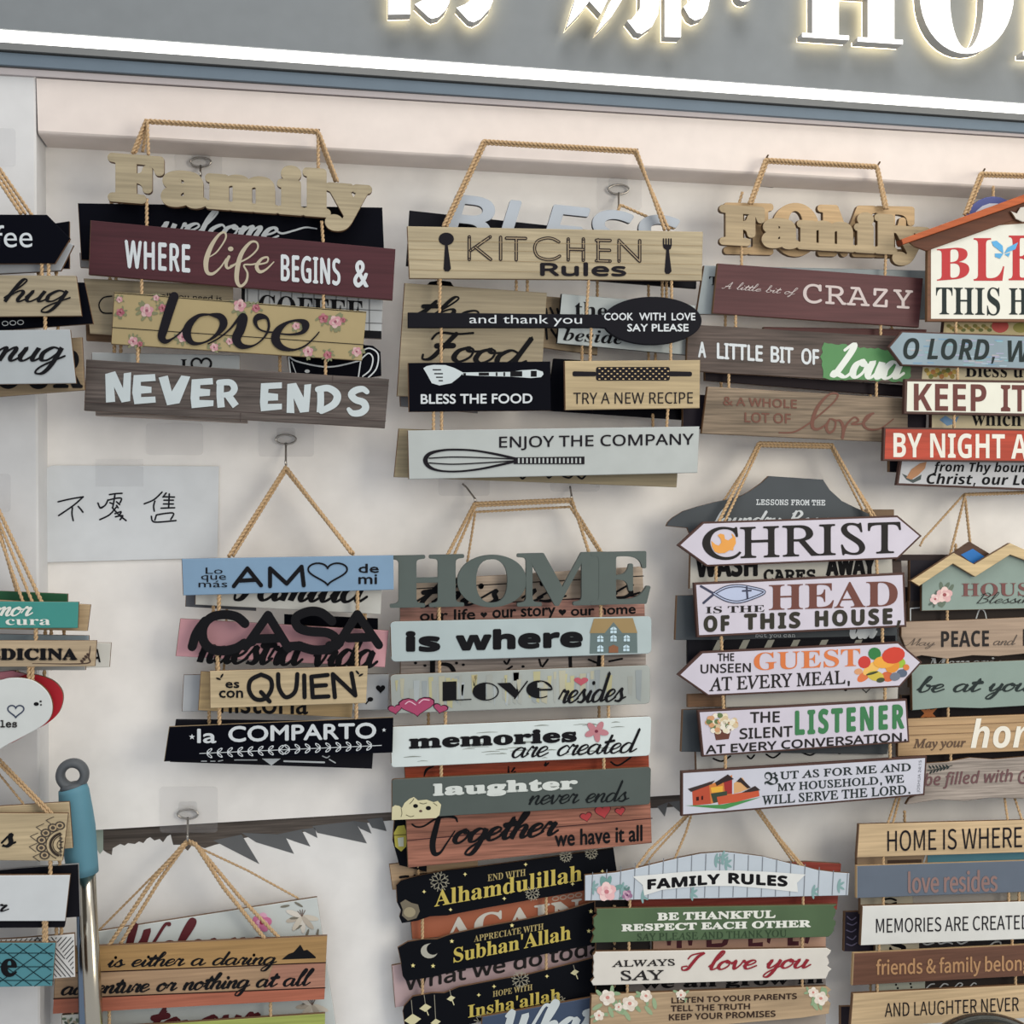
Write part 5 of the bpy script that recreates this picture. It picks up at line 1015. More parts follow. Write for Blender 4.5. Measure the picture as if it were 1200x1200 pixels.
p = S.plank([(1056, 815), (1290, 812), (1290, 852), (1056, 857)], M((36, 32, 34))); star(p, 1088, 836, 12, M((176, 106, 58)), 1, 'printed_leaf', 6, .4)
S.plank([(1052, 878), (1290, 870), (1290, 902), (1056, 906)], M((40, 36, 38)))
S.links([(1120, 640, 710), (1120, 738, 762), (1120, 804, 818), (1120, 854, 880)]); S.cord([(1137, 638), (1131, 584)])
# ================================================================ SIGNS: BOTTOM ROW
# --- H gold lettered black sign
S = Sign('black wavy-edged sign with gold lettering at the bottom centre', .026)
GOLD, GL2, GREY = M((190, 172, 86)), M((232, 220, 150)), M((150, 146, 130))
GD = M((166, 150, 100)); BK2 = M((13, 15, 21))
p = S.plank([(464, 1038), (470, 1032), (490, 1026.5), (524, 1020), (560, 1016), (620, 1008), (670, 1001), (719, 994), (723, 1022), (700, 1041), (683, 1044), (650, 1050), (620, 1055), (570, 1064), (524, 1073), (504, 1074), (490, 1079), (471, 1082), (468, 1075), (470, 1067), (465, 1057)], BK2, th=.004, label='wavy black plank, topmost')
T(p, 'END WITH', 'bs', 571.5, 1025, 616, 1033, -.15, GD); T(p, 'Alhamdulillah', 'bs', 509, 1043.5, 682, 1063, -.178, GOLD, dil=.15)
flake(p, 515, 1033, 12, GREY); flake(p, 693, 999.5, 8, GREY); flake(p, 624, 1047, 9, GREY); flake(p, 663, 1003, 8, GREY)
poly(p, [(469, 1058), (475, 1054), (482, 1058), (490, 1060), (492, 1068), (488, 1076), (478, 1079), (471, 1073), (472, 1066)], M((112, 104, 88), 'o'), 1, 'printed_mandala'); ell(p, 480, 1069, 7, 6, M((152, 142, 116)), 2, 'printed_mandala')
for x, y in ((545, 1024.5), (497, 1045), (616, 1013), (528, 1066), (591, 1053), (671, 1036), (706, 1021)): star(p, x, y, 2.4, GL2, 2, 'printed_star', 4)
p = S.plank([(466, 1111), (478, 1104), (495, 1101), (512, 1101), (529, 1095), (570, 1086), (620, 1077), (660, 1068), (700, 1056), (714, 1060), (714, 1098), (697, 1107), (660, 1114), (620, 1122), (580, 1131), (541, 1136), (507, 1145), (476, 1150), (472, 1144), (470, 1130)], BK2, th=.004, label='wavy black plank with crescent moon')
T(p, 'APPRECIATE WITH', 'bs', 555.5, 1096.5, 637, 1104, -.18, GD); T(p, "Subhan'Allah", 'bs', 531.5, 1110.5, 669, 1128.5, -.2, GOLD, dil=.15)
cr = [(503 + 10 * math.cos(R(a)), 1114.5 + 8.6 * math.sin(R(a))) for a in range(20, 270, 20)] + [(507.5 + 7.6 * math.cos(R(a)), 1112 + 7 * math.sin(R(a))) for a in range(250, 10, -20)]
poly(p, cr, M((170, 168, 156)), 2, 'printed_moon')
for x, y in ((484, 1131.5), (507.5, 1132), (529.5, 1103), (600, 1084.5), (692.5, 1068), (690, 1091)): star(p, x, y, 2.8, GL2, 2, 'printed_star', 5)
p = S.plank([(472, 1186), (474, 1179), (484, 1168), (507, 1164), (521, 1164), (538, 1157), (580, 1149), (620, 1142), (660, 1132), (695, 1123), (712, 1128), (712, 1168), (665, 1180), (580, 1194), (540, 1203), (476, 1216)], BK2, th=.004, label='wavy black plank with hanging ornaments')
T(p, 'HOPE WITH', 'bs', 577.5, 1161.5, 624, 1168.5, -.18, GD); T(p, "Insha'allah", 'bs', 548.5, 1177.5, 657, 1193, -.19, GOLD, dil=.15); flake(p, 610, 1148, 11, GREY); flake(p, 568, 1198, 13, GREY); flake(p, 654, 1175, 10, GREY)
for x, y0, y1, r_ in ((482, 1172, 1195, 10), (497, 1166, 1181, 7), (509, 1166, 1198, 6), (527, 1160, 1170, 5), (672, 1131, 1139.5, 5)):
    stroke(p, [(x, y0), (x + 1.5, y1 - r_ * .6)], .7, GREY, 1, 'printed_ornament', False); poly(p, [(x + 1.5 - r_, y1 + 1), (x + 1.5, y1 - r_ * .7), (x + 1.5 + r_, y1 - 1), (x + 1.5, y1 + r_ * .7)], M((206, 200, 160)), 2, 'printed_ornament'); stroke(p, [(x + 3, y1 + r_ * .5), (x + 5, y1 + r_ * .5 + 5)], 1.2, M((206, 200, 160)), 2, 'printed_ornament', False)
for x, y in ((561, 1166), (579, 1156), (641, 1144), (633, 1180)): star(p, x, y, 2.4, GL2, 2, 'printed_star', 4)
S.links([(495, 1078, 1104), (640, 1052, 1072), (495, 1147, 1166), (640, 1119, 1136)]); p = S.plank([(462, 957), (480, 955), (500, 955), (500, 1022), (468, 1014), (460, 985)], BK2, th=.004, d=.0195); 
poly(p, [(461.5, 976), (466, 968), (474, 967), (477, 978), (476, 992), (470, 998), (463, 992)], M((196, 186, 84)), 1, 'printed_lantern'); poly(p, [(466, 982), (473, 981), (473, 992), (467, 992)], M((216, 220, 200)), 2, 'printed_lantern'); stroke(p, [(462, 979), (477, 978)], 1, M((110, 100, 40)), 3, 'printed_lantern', False)
S.links([(490, 1010, 1030)], d=.018)
S = Sign('orange again sign with mauve what we do planks behind black gold-lettered sign', .0145)
p = S.plank([(456, 1013.5), (560, 1000), (560, 1040), (460, 1043)], M((178, 152, 122), 'w'), th=.0045); [stroke(p, q, 3, BLK, 1, 'lettering', False) for q in ([(469, 1028), (476, 1027)], [(478, 1027), (479, 1036)], [(486, 1026), (488, 1034)], [(493, 1025), (500, 1024)], [(504, 1024), (512, 1022)], [(515, 1022), (521, 1021)])]
p = S.plank([(481, 1078), (620, 1052), (740, 1034), (745, 1066), (620, 1090), (483, 1101)], M((176, 104, 76), 'p'), th=.0045, label='orange again plank'); T(p, 'AGAIN', 'bs', 520, 1077, 682, 1106, -.155, M((216, 212, 202)), dil=.7)
for k in range(4): ell(p, 651 + k * 9, 1053 - k * 1.4, 4.5, 3, M((196, 170, 150)), 1, 'printed_scroll', 10, -10); ell(p, 651 + k * 9, 1053 - k * 1.4, 3, 1.6, M((176, 104, 76)), 2, 'printed_scroll', 8, -10)
p = S.plank([(459, 1132), (700, 1086), (706, 1140), (463, 1181)], M((186, 162, 164)), th=.0045, label='mauve what we do plank'); T(p, 'What we do today', 'sa', 474, 1143, 722, 1167, -.19, DT, dil=.6)
S.links([(500, 1038, 1078), (650, 1062, 1098), (500, 1095, 1128)]); S.cord([(500, 1012), (510, 985)])
S = Sign('dark blue sign with pale what lettering at the bottom edge', .032)
p = S.plank([(565, 1192), (700, 1168), (708, 1236), (560, 1250)], M((60, 74, 98)), th=.0045, d=.0335); T(p, 'What', 'bsc', 588, 1186, 702, 1232, -.2, M((196, 204, 206)), dil=1)
S.cord([(600, 1192), (601, 1184)], d=.0295)

# --- K family rules
S = Sign('arched family rules sign with green and white deckle-edged planks', .050)
p = S.plank([(685.7, 1055.8), (685.7, 1026), (703, 1024.5), (722.5, 1022.5), (745, 1018), (765, 1013), (796, 1005.5), (821.6, 1000.5), (850, 998.4), (862.6, 999.8), (895, 1004), (926, 1012), (942, 1015.4), (957.5, 1019.7), (978, 1022.4), (995.7, 1023.5), (994, 1049.4), (830, 1053)], M((186, 196, 206), 'p'), label='pale blue arched board')
for k in range(19):
    x = 694 + k * 16.6; t = (x - 841) / 155; y0 = 999 + 25 * abs(t) ** 1.7 * (1 if abs(t) < .9 else .96) + 1.5
    stroke(p, [(x + .6, y0), (x - 1, 1054.5 - (x - 686) * .02)], .9, M((120, 126, 134)), 1, 'printed_stripe', False)
poly(p, [(741.6, 1027), (765, 1025), (800, 1021.8), (830, 1020.2), (862, 1020), (900, 1021.6), (944, 1024.8), (934, 1034.5), (935, 1045.5), (900, 1041.5), (862, 1038.3), (830, 1038.3), (800, 1040), (775, 1043), (755, 1049.5), (753, 1037)], M((220, 222, 220)), 2, 'printed_ribbon')
T(p, 'FAMILY', 'sb', 758.6, 1030.5, 844, 1042.5, -.08, BLK, dil=.6, lv=3); T(p, 'RULES', 'sb', 853.4, 1022.5, 923, 1035.5, .055, BLK, dil=.6, lv=3)
rose(p, 711, 1045, 11, ((226, 180, 182), (196, 120, 128), (236, 204, 202)), 4, 2, 'printed_rose', (110, 150, 146)); rose(p, 735, 1049, 6, ((150, 110, 140), (110, 66, 100), (196, 160, 180)), 3, 2, 'printed_rose', (96, 130, 126))
TL_ = M((128, 162, 162))
for x, y in ((694, 1040), (728, 1042), (752, 1050), (810, 1047), (838, 1008), (850, 1012), (952, 1045), (982, 1038), (846, 1005)):
    nm = solo('printed_leaf')
    for a in (-70, -30, 30, 80): ell(p, x + 4 * math.cos(R(a)), y + 4 * math.sin(R(a)), 5, 1.5, TL_, 1, nm, 8, a)
def deckle(x0, y0, x1, y1, n, amp): return [(x0 + (x1 - x0) * k / n + random.uniform(-amp, amp), y0 + (y1 - y0) * k / n) for k in range(n + 1)]
random.seed(21)
p = S.plank([(699, 1065)] + [(981.6, 1060)] + deckle(979, 1063, 977, 1094, 9, 3) + [(971, 1098)] + deckle(695, 1105, 698, 1068, 9, 2.2), M((80, 102, 73), 'o'), label='green deckle-edged plank')
WS = M((224, 226, 218)); T(p, 'BE THANKFUL', 'bs', 770, 1069.5, 909, 1079, -.022, WS, dil=.5); T(p, 'RESPECT EACH OTHER', 'bs', 728, 1083, 950.5, 1091.7, -.023, WS, dil=.5); T(p, 'SAY PLEASE AND THANK YOU', 'rs', 747, 1094, 922, 1102.5, -.026, M((46, 66, 44)))
p = S.plank([(697.7, 1115.5), (969, 1111)] + deckle(972, 1114, 972, 1143, 8, 3) + [(968, 1147)] + deckle(694, 1155, 697, 1119, 8, 2), M((214, 210, 202), 'p'), label='white I love you plank')
T(p, 'ALWAYS', 'rs', 717, 1125.5, 791, 1133.5, -.025, DT, dil=.3); T(p, 'SAY', 'rs', 727.5, 1137.5, 778, 1149.5, -.02, DT, dil=.4); T(p, 'I love you', 'bsc', 799, 1115.5, 950, 1147, -.02, M((140, 34, 46)), dil=.9)
p = S.plank([(693, 1166), (969, 1156)] + deckle(972, 1160, 970, 1188, 7, 3) + [(940, 1193), (800, 1205), (691, 1212)], M((176, 152, 122), 'w'), label='tan listen to your parents plank')
BT = M((58, 44, 38)); T(p, 'LISTEN TO YOUR PARENTS', 'sa', 787, 1169, 934, 1176, -.035, BT, dil=.3); T(p, 'TELL THE TRUTH', 'sa', 786, 1178.5, 879, 1185.7, -.03, BT, dil=.3); T(p, 'KEEP YOUR PROMISES', 'sa', 784, 1188.5, 909, 1196, -.035, BT, dil=.3)
WR = ((226, 214, 200), (206, 140, 130), (236, 228, 216))
for x, y, r_ in ((712, 1169, 9), (738, 1176, 9), (757, 1167, 7), (798, 1166, 6), (725, 1180, 5), (953, 1163, 6), (962, 1170, 8), (702, 1190, 6)): rose(p, x, y, r_, WR, 4, 1, 'printed_rose', (140, 166, 130))
for x, y, a in ((735, 1190, 60), (728, 1186, 20), (767, 1176, 80), (760, 1184, 50), (700, 1180, -30), (955, 1178, 60), (716, 1186, 70)): ell(p, x, y, 7, 2.6, M((150, 172, 136)), 1, 'printed_leaf', 10, a)
S.cord([(744, 1019), (760, 997), (808, 952, .030)], .047, r=.0014); S.cord([(790, 1008), (804, 975), (811, 952, .032)], .047, r=.0014); S.cord([(939, 1016), (912, 984), (884, 946, .030)], .047, r=.0014); S.cord([(943, 1017), (915, 984), (888, 946, .032)], .0465, r=.0014); S.cord([(808, 952, .030), (884, 946, .030)], .03, r=.0014)
S.links([(738, 1054, 1066), (737, 1103, 1116), (735, 1153, 1166), (941, 1050, 1062), (940, 1097, 1113), (940, 1148, 1160)])
S = Sign('red plank sign with lettered boards behind the family rules sign', .034)
S.plank([(737, 1020), (945, 1010), (986, 1012.5), (981, 1066), (737, 1070)], M((146, 66, 56), 'w')); S.plank([(697, 1050), (737, 1050), (737, 1070), (697, 1070)], M((36, 34, 36)), d=.0285)
p = S.plank([(765, 1098), (968, 1092), (968, 1117), (765, 1120)], M((196, 158, 138), 'o')); PM = M((84, 40, 50)); [poly(p, q, PM, 1, 'lettering') for q in ([(781, 1100), (787, 1100), (786, 1108), (782, 1108)], [(793, 1100), (799, 1100), (799, 1111), (793, 1111)], [(806, 1100), (812, 1100), (811, 1108), (807, 1108)], [(828, 1099), (834, 1099), (834, 1106), (846, 1105), (850, 1098), (855, 1098), (852, 1107), (846, 1110), (828, 1110)], [(877, 1098), (882, 1098), (882, 1105), (894, 1104), (894, 1109), (877, 1109)], [(899, 1097), (904, 1097), (902, 1106), (899, 1104)], [(923, 1096), (929, 1096), (929, 1103), (936, 1103), (936, 1108), (923, 1108)], [(938, 1096), (941, 1096), (941, 1103), (938, 1103)], [(944, 1096), (950, 1096), (947, 1106), (943, 1105)])]
S.plank([(698, 1100), (762, 1099), (762, 1118), (698, 1120)], M((60, 56, 56)), d=.0285)
p = S.plank([(735, 1140), (968, 1135), (968, 1168), (735, 1172)], M((136, 130, 128), 'o')); T(p, 'we all grow in', 'bs', 750, 1147, 965, 1162, -.03, BLK, dil=.5)
S.plank([(698, 1150), (735, 1149), (735, 1172), (698, 1172)], M((30, 30, 30)), d=.0285); S.plank([(700, 1185), (968, 1175), (968, 1215), (700, 1220)], M((160, 150, 140), 'o'))
S.links([(800, 1064, 1100), (900, 1062, 1098), (800, 1117, 1142), (900, 1114, 1140), (800, 1166, 1186), (720, 1064, 1104), (720, 1114, 1154)]); S.cord([(748, 1024), (766, 1000), (809, 953, .028)], .0315, r=.0012); S.cord([(936, 1020), (886, 948, .028)], .0315, r=.0012)

# --- L home is where
S = Sign('peach wood home is where sign with blue, white and brown planks', .056)
PCH = M((198, 173, 137), 'w')
p = S.plank([(1006.6, 966), (1290, 959), (1290, 996), (1004, 1005)], PCH, label='peach wood plank, topmost'); T(p, 'HOME IS WHERE', 'cj', 1040, 973.5, 1198, 998, -.03, K2)
p = S.plank([(1004, 1015), (1290, 1006), (1290, 1042), (1004, 1052.7)], M((95, 105, 119)), side=M((190, 160, 120)), label='slate blue plank'); T(p, 'love resides', 'cj', 1064, 1021, 1169, 1047, -.02, M((138, 112, 108)), dil=.6)
p = S.plank([(1010.6, 1062), (1290, 1054), (1290, 1097), (1008.4, 1108)], M((214, 215, 212)), label='white memories plank'); T(p, 'MEMORIES ARE CREATED', 'cj', 1026.7, 1076.5, 1206, 1093.5, -.025, K2)
p = S.plank([(1000.5, 1117.4), (1290, 1103), (1290, 1139), (998.7, 1155)], M((104, 72, 58), 'w'), side=M((190, 160, 120)), label='dark brown plank'); T(p, 'friends & family belong', 'cj', 1026.7, 1124, 1208, 1148, -.03, M((178, 138, 100)), dil=.4)
p = S.plank([(999.6, 1164.6), (1290, 1150), (1290, 1188), (996.5, 1205)], PCH, label='peach wood plank, lowest'); T(p, 'AND LAUGHTER NEVER', 'cj', 1037, 1175.5, 1194, 1192, -.045, K2)
S.cord([(1040, 966), (1052, 930, .036), (1176, 926, .036), (1181, 962)], .053, r=.0014); S.cord([(1046, 966), (1055, 932, .034), (1186, 926, .034), (1198, 962)], .053, r=.0014)
S.links([(1035, 1004, 1016), (1035, 1052, 1063), (1030, 1107, 1118), (1028, 1154, 1165), (1182, 1043, 1058), (1194, 1043, 1058), (1186, 1100, 1111), (1190, 1145, 1158)])
S = Sign('patchwork of blue, cream and dark lettered planks behind home is where sign', .038)
p = S.plank([(1004, 1000), (1290, 988), (1290, 1022), (1004, 1022)], M((176, 152, 126), 'o')); poly(p, [(1087, 998), (1200, 996), (1200, 1016), (1087, 1016)], M((96, 150, 170)), 1, 'printed_sky'); stroke(p, [(1082, 1012), (1086, 1000)], 1.8, PRW, 2, 'printed_sky'); poly(p, [(1040, 1008), (1080, 1007), (1080, 1014), (1040, 1015)], M((84, 66, 56)), 1, 'printed_sky')
p = S.plank([(1008, 1042), (1290, 1036), (1290, 1072), (1008, 1072)], M((190, 184, 166), 'o')); [stroke(p, q, 2.4, BLK, 1, 'lettering') for q in ([(1037, 1054), (1044, 1053), (1050, 1055)], [(1036, 1059), (1043, 1060), (1050, 1058)])]; poly(p, [(1070, 1040), (1180, 1036), (1180, 1070), (1070, 1070)], M((176, 172, 168)), 1, 'printed_patch')
p = S.plank([(1026, 1098), (1290, 1092), (1290, 1126), (1026, 1128)], M((52, 50, 54))); poly(p, [(1026, 1098), (1077, 1097), (1077, 1127), (1026, 1128)], M((206, 200, 180)), 1, 'printed_patch'); T(p, 'S', 'bs', 1042, 1100, 1062, 1116, 0, BLK, dil=.6); [stroke(p, q, 1.8, PRW, 1, 'lettering') for q in ([(1080, 1104), (1086, 1107), (1094, 1105)], [(1098, 1102), (1102, 1106), (1110, 1104), (1116, 1106)], [(1120, 1102), (1126, 1106), (1134, 1103)], [(1160, 1108), (1166, 1104), (1172, 1104), (1173, 1109)])]
p = S.plank([(1028, 1146), (1290, 1138), (1290, 1172), (1028, 1174)], M((60, 54, 52))); poly(p, [(1028, 1146), (1084, 1145), (1084, 1174), (1028, 1174)], M((186, 192, 180)), 1, 'printed_patch'); [stroke(p, q, 2.6, BLK, 1, 'lettering') for q in ([(1050, 1154), (1058, 1152), (1067, 1153)], [(1052, 1158), (1060, 1160), (1068, 1157)])]; [stroke(p, q, 1.4, PRW, 1, 'lettering#2') for q in ([(1084, 1160), (1090, 1154), (1095, 1153)], [(1100, 1159), (1106, 1153), (1111, 1154)], [(1118, 1158), (1124, 1152), (1128, 1154), (1122, 1158)], [(1136, 1157), (1141, 1152), (1144, 1153)])]
p = S.plank([(990, 1069), (1040, 1068), (1040, 1116), (989, 1115)], M((52, 48, 60)), d=.030); [stroke(p, q, 1.3, M((120, 114, 140)), 1, 'lettering') for q in ([(993, 1074), (998, 1078), (1003, 1075)], [(993, 1082), (999, 1084), (1004, 1081)], [(992, 1090), (998, 1092), (1003, 1089)], [(993, 1098), (999, 1101), (1003, 1097)], [(992, 1106), (998, 1108), (1004, 1105)])]
S.plank([(985, 1180), (1040, 1179), (1040, 1230), (985, 1230)], M((44, 38, 44)), d=.030)
S.links([(1130, 1018, 1042), (1130, 1068, 1102), (1130, 1122, 1148), (1225, 1018, 1042), (1225, 1068, 1102), (1225, 1122, 1148), (1032, 1068, 1102)]); S.links([(1020, 1112, 1184)], d=.0275); S.cord([(1060, 1000), (1060, 950)]); S.links([(1022, 1018, 1072)], d=.0275)

# --- M daring adventure
S = Sign('daring adventure sign in orange and red wood at the bottom left', .036)
p = S.plank([(65, 1111), (383.5, 1097), (380, 1171), (62, 1188)], M((170, 140, 110), 'w'), label='three-tone wood plank')
poly(p, [(65, 1111), (383.5, 1097), (381.5, 1128), (64, 1141)], M((166, 132, 86), 'w'), 0, 'painted_strip'); poly(p, [(62.8, 1170.5), (380.8, 1157.5), (380, 1171), (62, 1188)], M((168, 100, 78), 'w'), 0, 'painted_strip')
poly(p, [(320, 1131), (381, 1128), (380.8, 1157), (310, 1160)], M((172, 124, 104), 'w'), 0, 'painted_strip')
for a, b2 in (((64, 1141), (381.5, 1128)), ((62.8, 1170.5), (380.8, 1157.5))): stroke(p, [a, b2], 1.4, M((50, 32, 28)), 1, 'printed_seam', False)
T(p, 'is either a daring', 'bsc', 126.5, 1117, 324, 1141, -.018, BLK, dil=.7); T(p, 'adventure or nothing at all', 'bsc', 73, 1147, 368, 1175, -.04, BLK, dil=.7)
poly(p, [(330, 1124.5), (338, 1118), (344, 1116), (352, 1107), (356, 1114), (360, 1113), (365, 1117), (370, 1121.5), (370, 1123)], BLK, 2, 'printed_mountain')
p = S.plank([(100, 1206), (381, 1188), (380, 1240), (100, 1240)], M((156, 166, 88), 'w'), label='green plank'); p = S.plank([(72, 1190), (98, 1188), (98, 1240), (72, 1240)], M((196, 196, 186)), d=.0365)
for k in range(9): ell(p, 75 + k * 2.6, 1194 + (k * 5 % 7), 3, 1.6, M(((96, 110, 90), (70, 80, 70), (150, 140, 120))[k % 3]), 1, 'printed_leaf', 8, k * 40)
S.cord([(127, 1109), (180, 1030), (213, 992), (220, 985, .026), (229, 989), (262, 1040), (311, 1101)], .0325, r=.002); S.cord([(140, 1108), (188, 1030), (215, 993), (220, 987, .024), (231, 991), (280, 1050), (328, 1100)], .0305, r=.0018)
S.links([(128, 1183, 1206), (317, 1172, 1193)]); S.links([(85, 1180, 1192)], d=.034)
S = Sign('white welcome to our home board with lilies behind the daring sign', .020)
p = S.plank([(112, 1092), (371.5, 1051.7), (394, 1204), (394, 1240), (112, 1240)], M((198, 204, 202), 'p'), label='white board'); DR = M((92, 36, 42))
T(p, 'Welcome', 'bsc', 146, 1081, 308, 1128, -.04, DR, dil=1); T(p, 'to our', 'bsc', 172, 1184, 306, 1214, -.06, DR, dil=1)
rose(p, 307, 1081, 11, ((206, 120, 160), (150, 40, 70), (224, 170, 196)), 0, 1, 'printed_flower')
def lily(x, y, s, a0):
    nm = solo('printed_lily')
    for k in range(6): a = a0 + k * 38; ell(p, x + s * .6 * math.cos(R(a)), y + s * .6 * math.sin(R(a)), s * .66, s * .2, M(((206, 198, 184), (186, 176, 162), (216, 210, 200))[k % 3]), 1 + k % 2, nm, 10, a)
    for k in range(4): stroke(p, [(x, y), (x + s * .5 * math.cos(R(-130 + k * 22)), y + s * .5 * math.sin(R(-130 + k * 22)))], .8, M((110, 90, 80)), 3, nm)
lily(354, 1074, 16, 10); lily(366, 1178, 16, 20)
for x, y, a in ((334, 1062, -10), (350, 1060, 30), (345, 1076, -5), (349, 1087, -30), (360, 1094, -70), (372, 1094, -80), (356, 1177, -30), (372, 1185, 60)): ell(p, x, y, 6, 1.5, M((120, 116, 104)), 1, 'printed_leaf', 8, a)
S.cord([(116, 1090), (160, 1046), (218, 987, .016)], .0175, r=.0011); S.cord([(350, 1053), (290, 1020), (226, 990, .016)], .0175, r=.0011)

# --- N left edge middle
S = Sign('teal amor cura sign with medicina plank and white heart at left edge', .098)
p = S.plank([(-60, 704.5), (92, 705.5), (91, 736), (-60, 736)], M((66, 142, 134)), label='teal plank'); T(p, 'amor', 'bsc', -20, 711, 38, 721.5, 0, WS, dil=.3); T(p, 'cura', 'bs', 6.5, 725.5, 59, 732.5, 0, WS)
p = S.plank([(-60, 750.6), (113, 750.8), (111, 781), (-60, 781.7)], M((180, 160, 132), 'w'), label='wood medicina plank'); T(p, 'MEDICINA', 'bs', -40, 759.5, 91, 774, 0, BLK, dil=1)
stroke(p, [(38, 777.5), (100, 777.5), (104, 770), (106, 757)], [.6, 1.4, 1.6, .6], M((70, 52, 44)), 1, 'printed_scroll'); 
for k in range(4): ell(p, 96 + k * 2.4, 775 - k * 2.6, 2.4, 1.6, M((70, 52, 44)), 1, 'printed_scroll', 8, 40)
HB0 = [(-26, 800), (0, 797), (11, 794.6), (27.5, 794.8), (42, 799), (55, 810), (61, 824), (59.6, 839), (49.5, 850.5), (27.5, 863), (0, 878), (-26, 900), (-60, 870), (-80, 830), (-66, 800), (-44, 794)]
HB = [tuple(q) for q in catmull(HB0 + [HB0[0]], 5)][:-1]
p = S.plank(HB, M((208, 212, 210)), name='heart_board', label='white heart-shaped board'); heart(p, 18.5, 834, 19, 14.5, M((50, 60, 84)), 1, 1.5); ell(p, 42.5, 825, 3, 2.2, BLK, 1, 'printed_dot'); ell(p, 47.6, 822, 1.4, 1.1, BLK, 1, 'printed_dot'); ell(p, 48, 826, 1.1, .9, BLK, 1, 'printed_dot')
T(p, 'especiales', 'mo', -50, 843.5, 20, 855, 0, DT, dil=.35)
S.cord([(-16, 585, .07), (27.5, 707)], .0945, r=.0014); S.cord([(-14, 580, .07), (38.5, 707)], .0945, r=.0014); S.cord([(-12, 575, .07), (49.5, 707)], .094, r=.0017)
S.links([(42, 736, 751), (38, 781, 797), (34, 781, 797)], r=.0018)
S = Sign('dark green and tan planks with red heart behind the teal sign', .080)
S.plank([(-60, 690), (79, 696), (79, 712), (-60, 712)], M((34, 84, 56))); S.plank([(-60, 700), (106, 708.7), (102, 739.5), (-60, 736)], M((180, 156, 122), 'w'), d=.087); S.plank([(-60, 742), (104, 745), (104, 760), (-60, 760)], M((140, 154, 162)))
p = S.plank([(40, 752), (130, 753.5), (128, 782), (40, 784)], M((204, 202, 194)), d=.073); T(p, 'A', 'sb', 109, 760.5, 118, 776)
S.plank([(-60, 770), (100, 776), (100, 785.5), (-60, 785.5)], M((168, 168, 164)))
S.plank([tuple(q) for q in catmull([(10, 800), (26, 792), (40, 790.5), (60.5, 797), (71.5, 808), (73.5, 821), (68, 836), (55, 848), (36.6, 858), (15, 870), (-10, 880)], 5)], M((176, 34, 46)), name='heart_board', label='red heart-shaped board', d=.087); S.plank([(-60, 796), (-20, 788), (0, 787.5), (14.6, 786), (31, 790.5), (44, 800), (0, 812), (-60, 812)], M((212, 140, 156)), name='heart_board', label='pink heart-shaped board')
S.links([(53, 737, 752), (52, 783, 796), (60, 711, 745), (60, 758, 782)]); S.links([(75, 736, 756)], d=.0705); S.cord([(20, 694), (-10, 590, .06)]); S.links([(20, 758, 790), (30, 700, 706)])

# --- O left edge bottom
S = Sign('wood mandala sign with white and teal patterned planks at lower left edge', .098)
p = S.plank([(-60, 953), (79.5, 953.6), (73, 1009), (-60, 1008)], WOODB, label='wood plank with mandala'); T(p, 's', 'bsc', 2, 977, 18, 992, 0, BLK, dil=1)
def arcs(cx, cy, lst):
    for rx, w_ in lst: stroke(p, [(cx + rx * math.cos(R(a)), cy + rx * .82 * math.sin(R(a))) for a in range(118, 262, 12)], w_, M((60, 52, 46)), 1, 'printed_mandala')
arcs(76, 990, ((5, 1), (9, .8), (14, 1), (17, 3), (22, .8)))
for a, rr in ((125, 27), (148, 28), (171, 28), (194, 28), (217, 28), (240, 28), (258, 28)):
    x, y = 76 + rr * math.cos(R(a)), 990 + rr * .82 * math.sin(R(a)); 
    if x < 76 and 956 < y < 1007: ell(p, x, y, 6.2, 5.2, M((74, 66, 58)), 1, 'printed_mandala', 12); ell(p, x, y, 4.4, 3.6, M((180, 158, 124)), 2, 'printed_mandala', 10); ell(p, x, y, 2.6, 2.2, M((74, 66, 58)), 3, 'printed_mandala', 8)
for a in range(130, 262, 22):
    x, y = 76 + 40 * math.cos(R(a)), 990 + 40 * .8 * math.sin(R(a))
    if 955 < y < 1007: stroke(p, [(x + 6, y + 5), (x - 2, y - 1), (x + 7, y - 5)], .8, M((74, 66, 58)), 1, 'printed_mandala', False)
for k in range(7): star(p, 71, 978 + k * 4, 2.6, M((74, 66, 58)), 1, 'printed_mandala', 4)
p = S.plank([(-60, 1026.5), (82, 1025.5), (76, 1079.5), (-60, 1079.6)], M((206, 210, 212)), label='white plank'); T(p, 'r', 'bsc', -6, 1060, 10, 1068, 0, BLK, dil=1)
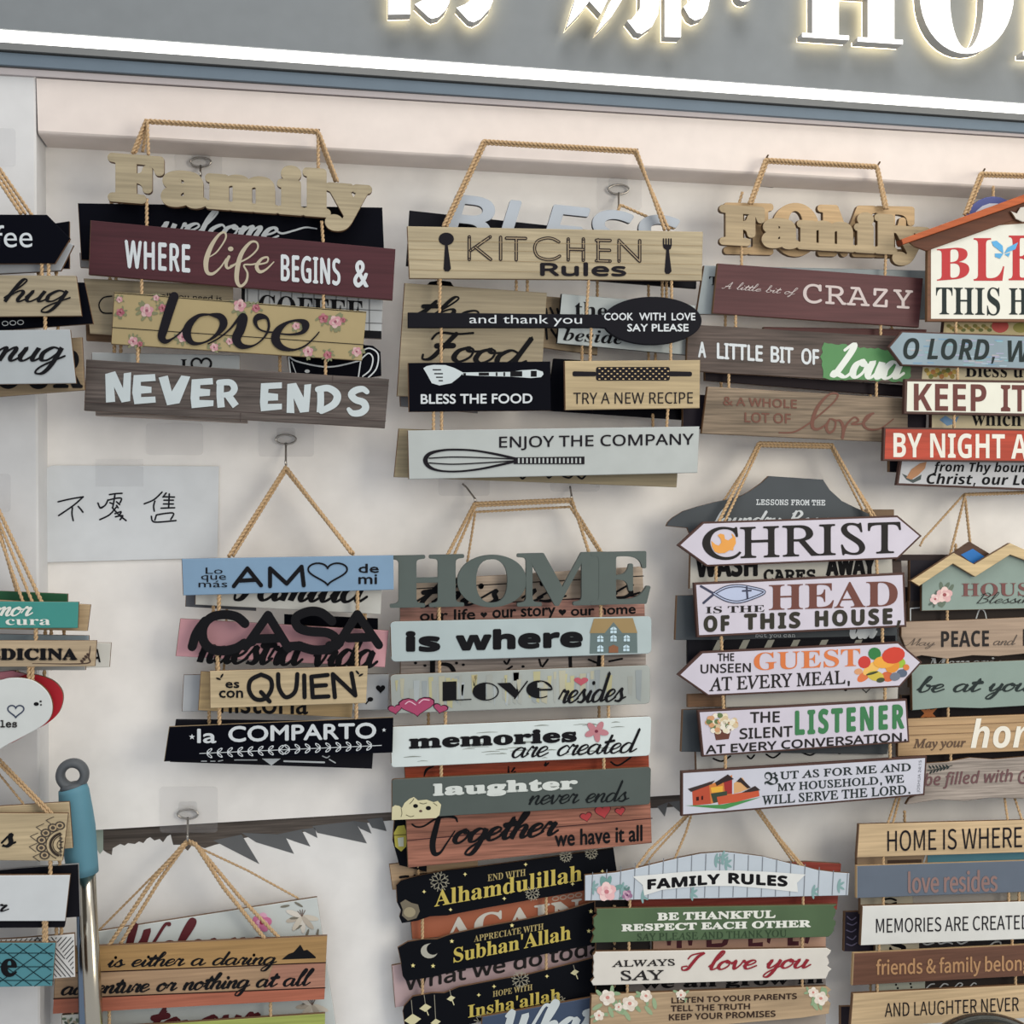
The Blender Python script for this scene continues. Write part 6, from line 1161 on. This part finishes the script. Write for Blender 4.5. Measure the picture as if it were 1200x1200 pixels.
p = S.plank([(-60, 1105), (65, 1105), (61, 1155.6), (-60, 1158)], M((80, 138, 148)), label='teal plank with line pattern'); LN = M((28, 44, 50))
hatch(p, lambda x, y: x < 64 - (y - 1105) * .08, 36, 14, .9, LN, (-58, 1105.5, 65, 1156)); hatch(p, lambda x, y: x < 64 - (y - 1105) * .08, -36, 14, .9, LN, (-58, 1105.5, 65, 1156))
for y in (1117, 1133, 1149): stroke(p, [(-58, y), (63, y)], .9, LN, 1, 'printed_lines', False, cap=False)
T(p, 'e', 'bs', 1, 1123.5, 20, 1145, 0, BLK, dil=.6)
S.cord([(-16, 880, .07), (57, 954)], .0955, r=.0014); S.cord([(-14, 876, .07), (62, 954)], .0955, r=.0013)
S.links([(59, 1008, 1027), (51.5, 1080, 1106), (54, 1080, 1106)], r=.0018)
S = Sign('black and hatched white planks behind the wood mandala sign', .086)
S.plank([(-60, 949), (81, 940), (85, 994), (-60, 1004)], M((186, 167, 134), 'w')); S.plank([(-60, 1026), (20, 1018), (91.5, 1013), (93.5, 1074.5), (-60, 1085)], BLKB, side=M((150, 150, 150)))
S.plank([(-60, 1078), (76.5, 1078), (75, 1087), (-60, 1088)], BLKB, d=.0915, side=BLKB)
p = S.plank([(-60, 1105), (25, 1100), (87, 1094.5), (88, 1145), (-60, 1156)], M((212, 212, 210)), label='white plank with black hatching')
hatch(p, lambda x, y: y < 1097 + (x - 62) * 1.75, -48, 4.2, .9, BLK, (40, 1098, 86.5, 1144)); hatch(p, lambda x, y: y > 1099 + (x - 62) * 1.75, 50, 4.2, .9, BLK, (40, 1098, 86.5, 1145))
for k in range(10): stroke(p, [(-4 + k * 6, 1102 - k * .4), (-10 + k * 6, 1108 - k * .4)], .9, BLK, 1, 'printed_lines', False, cap=False)
S.cord([(-20, 884, .06), (30, 945)], .083, r=.001); S.cord([(-12, 884, .06), (50.7, 943)], .083, r=.0013); S.links([(70, 995, 1016), (66, 1080, 1097), (72, 1080, 1097)])

for s_ in SIGNS: s_.done()
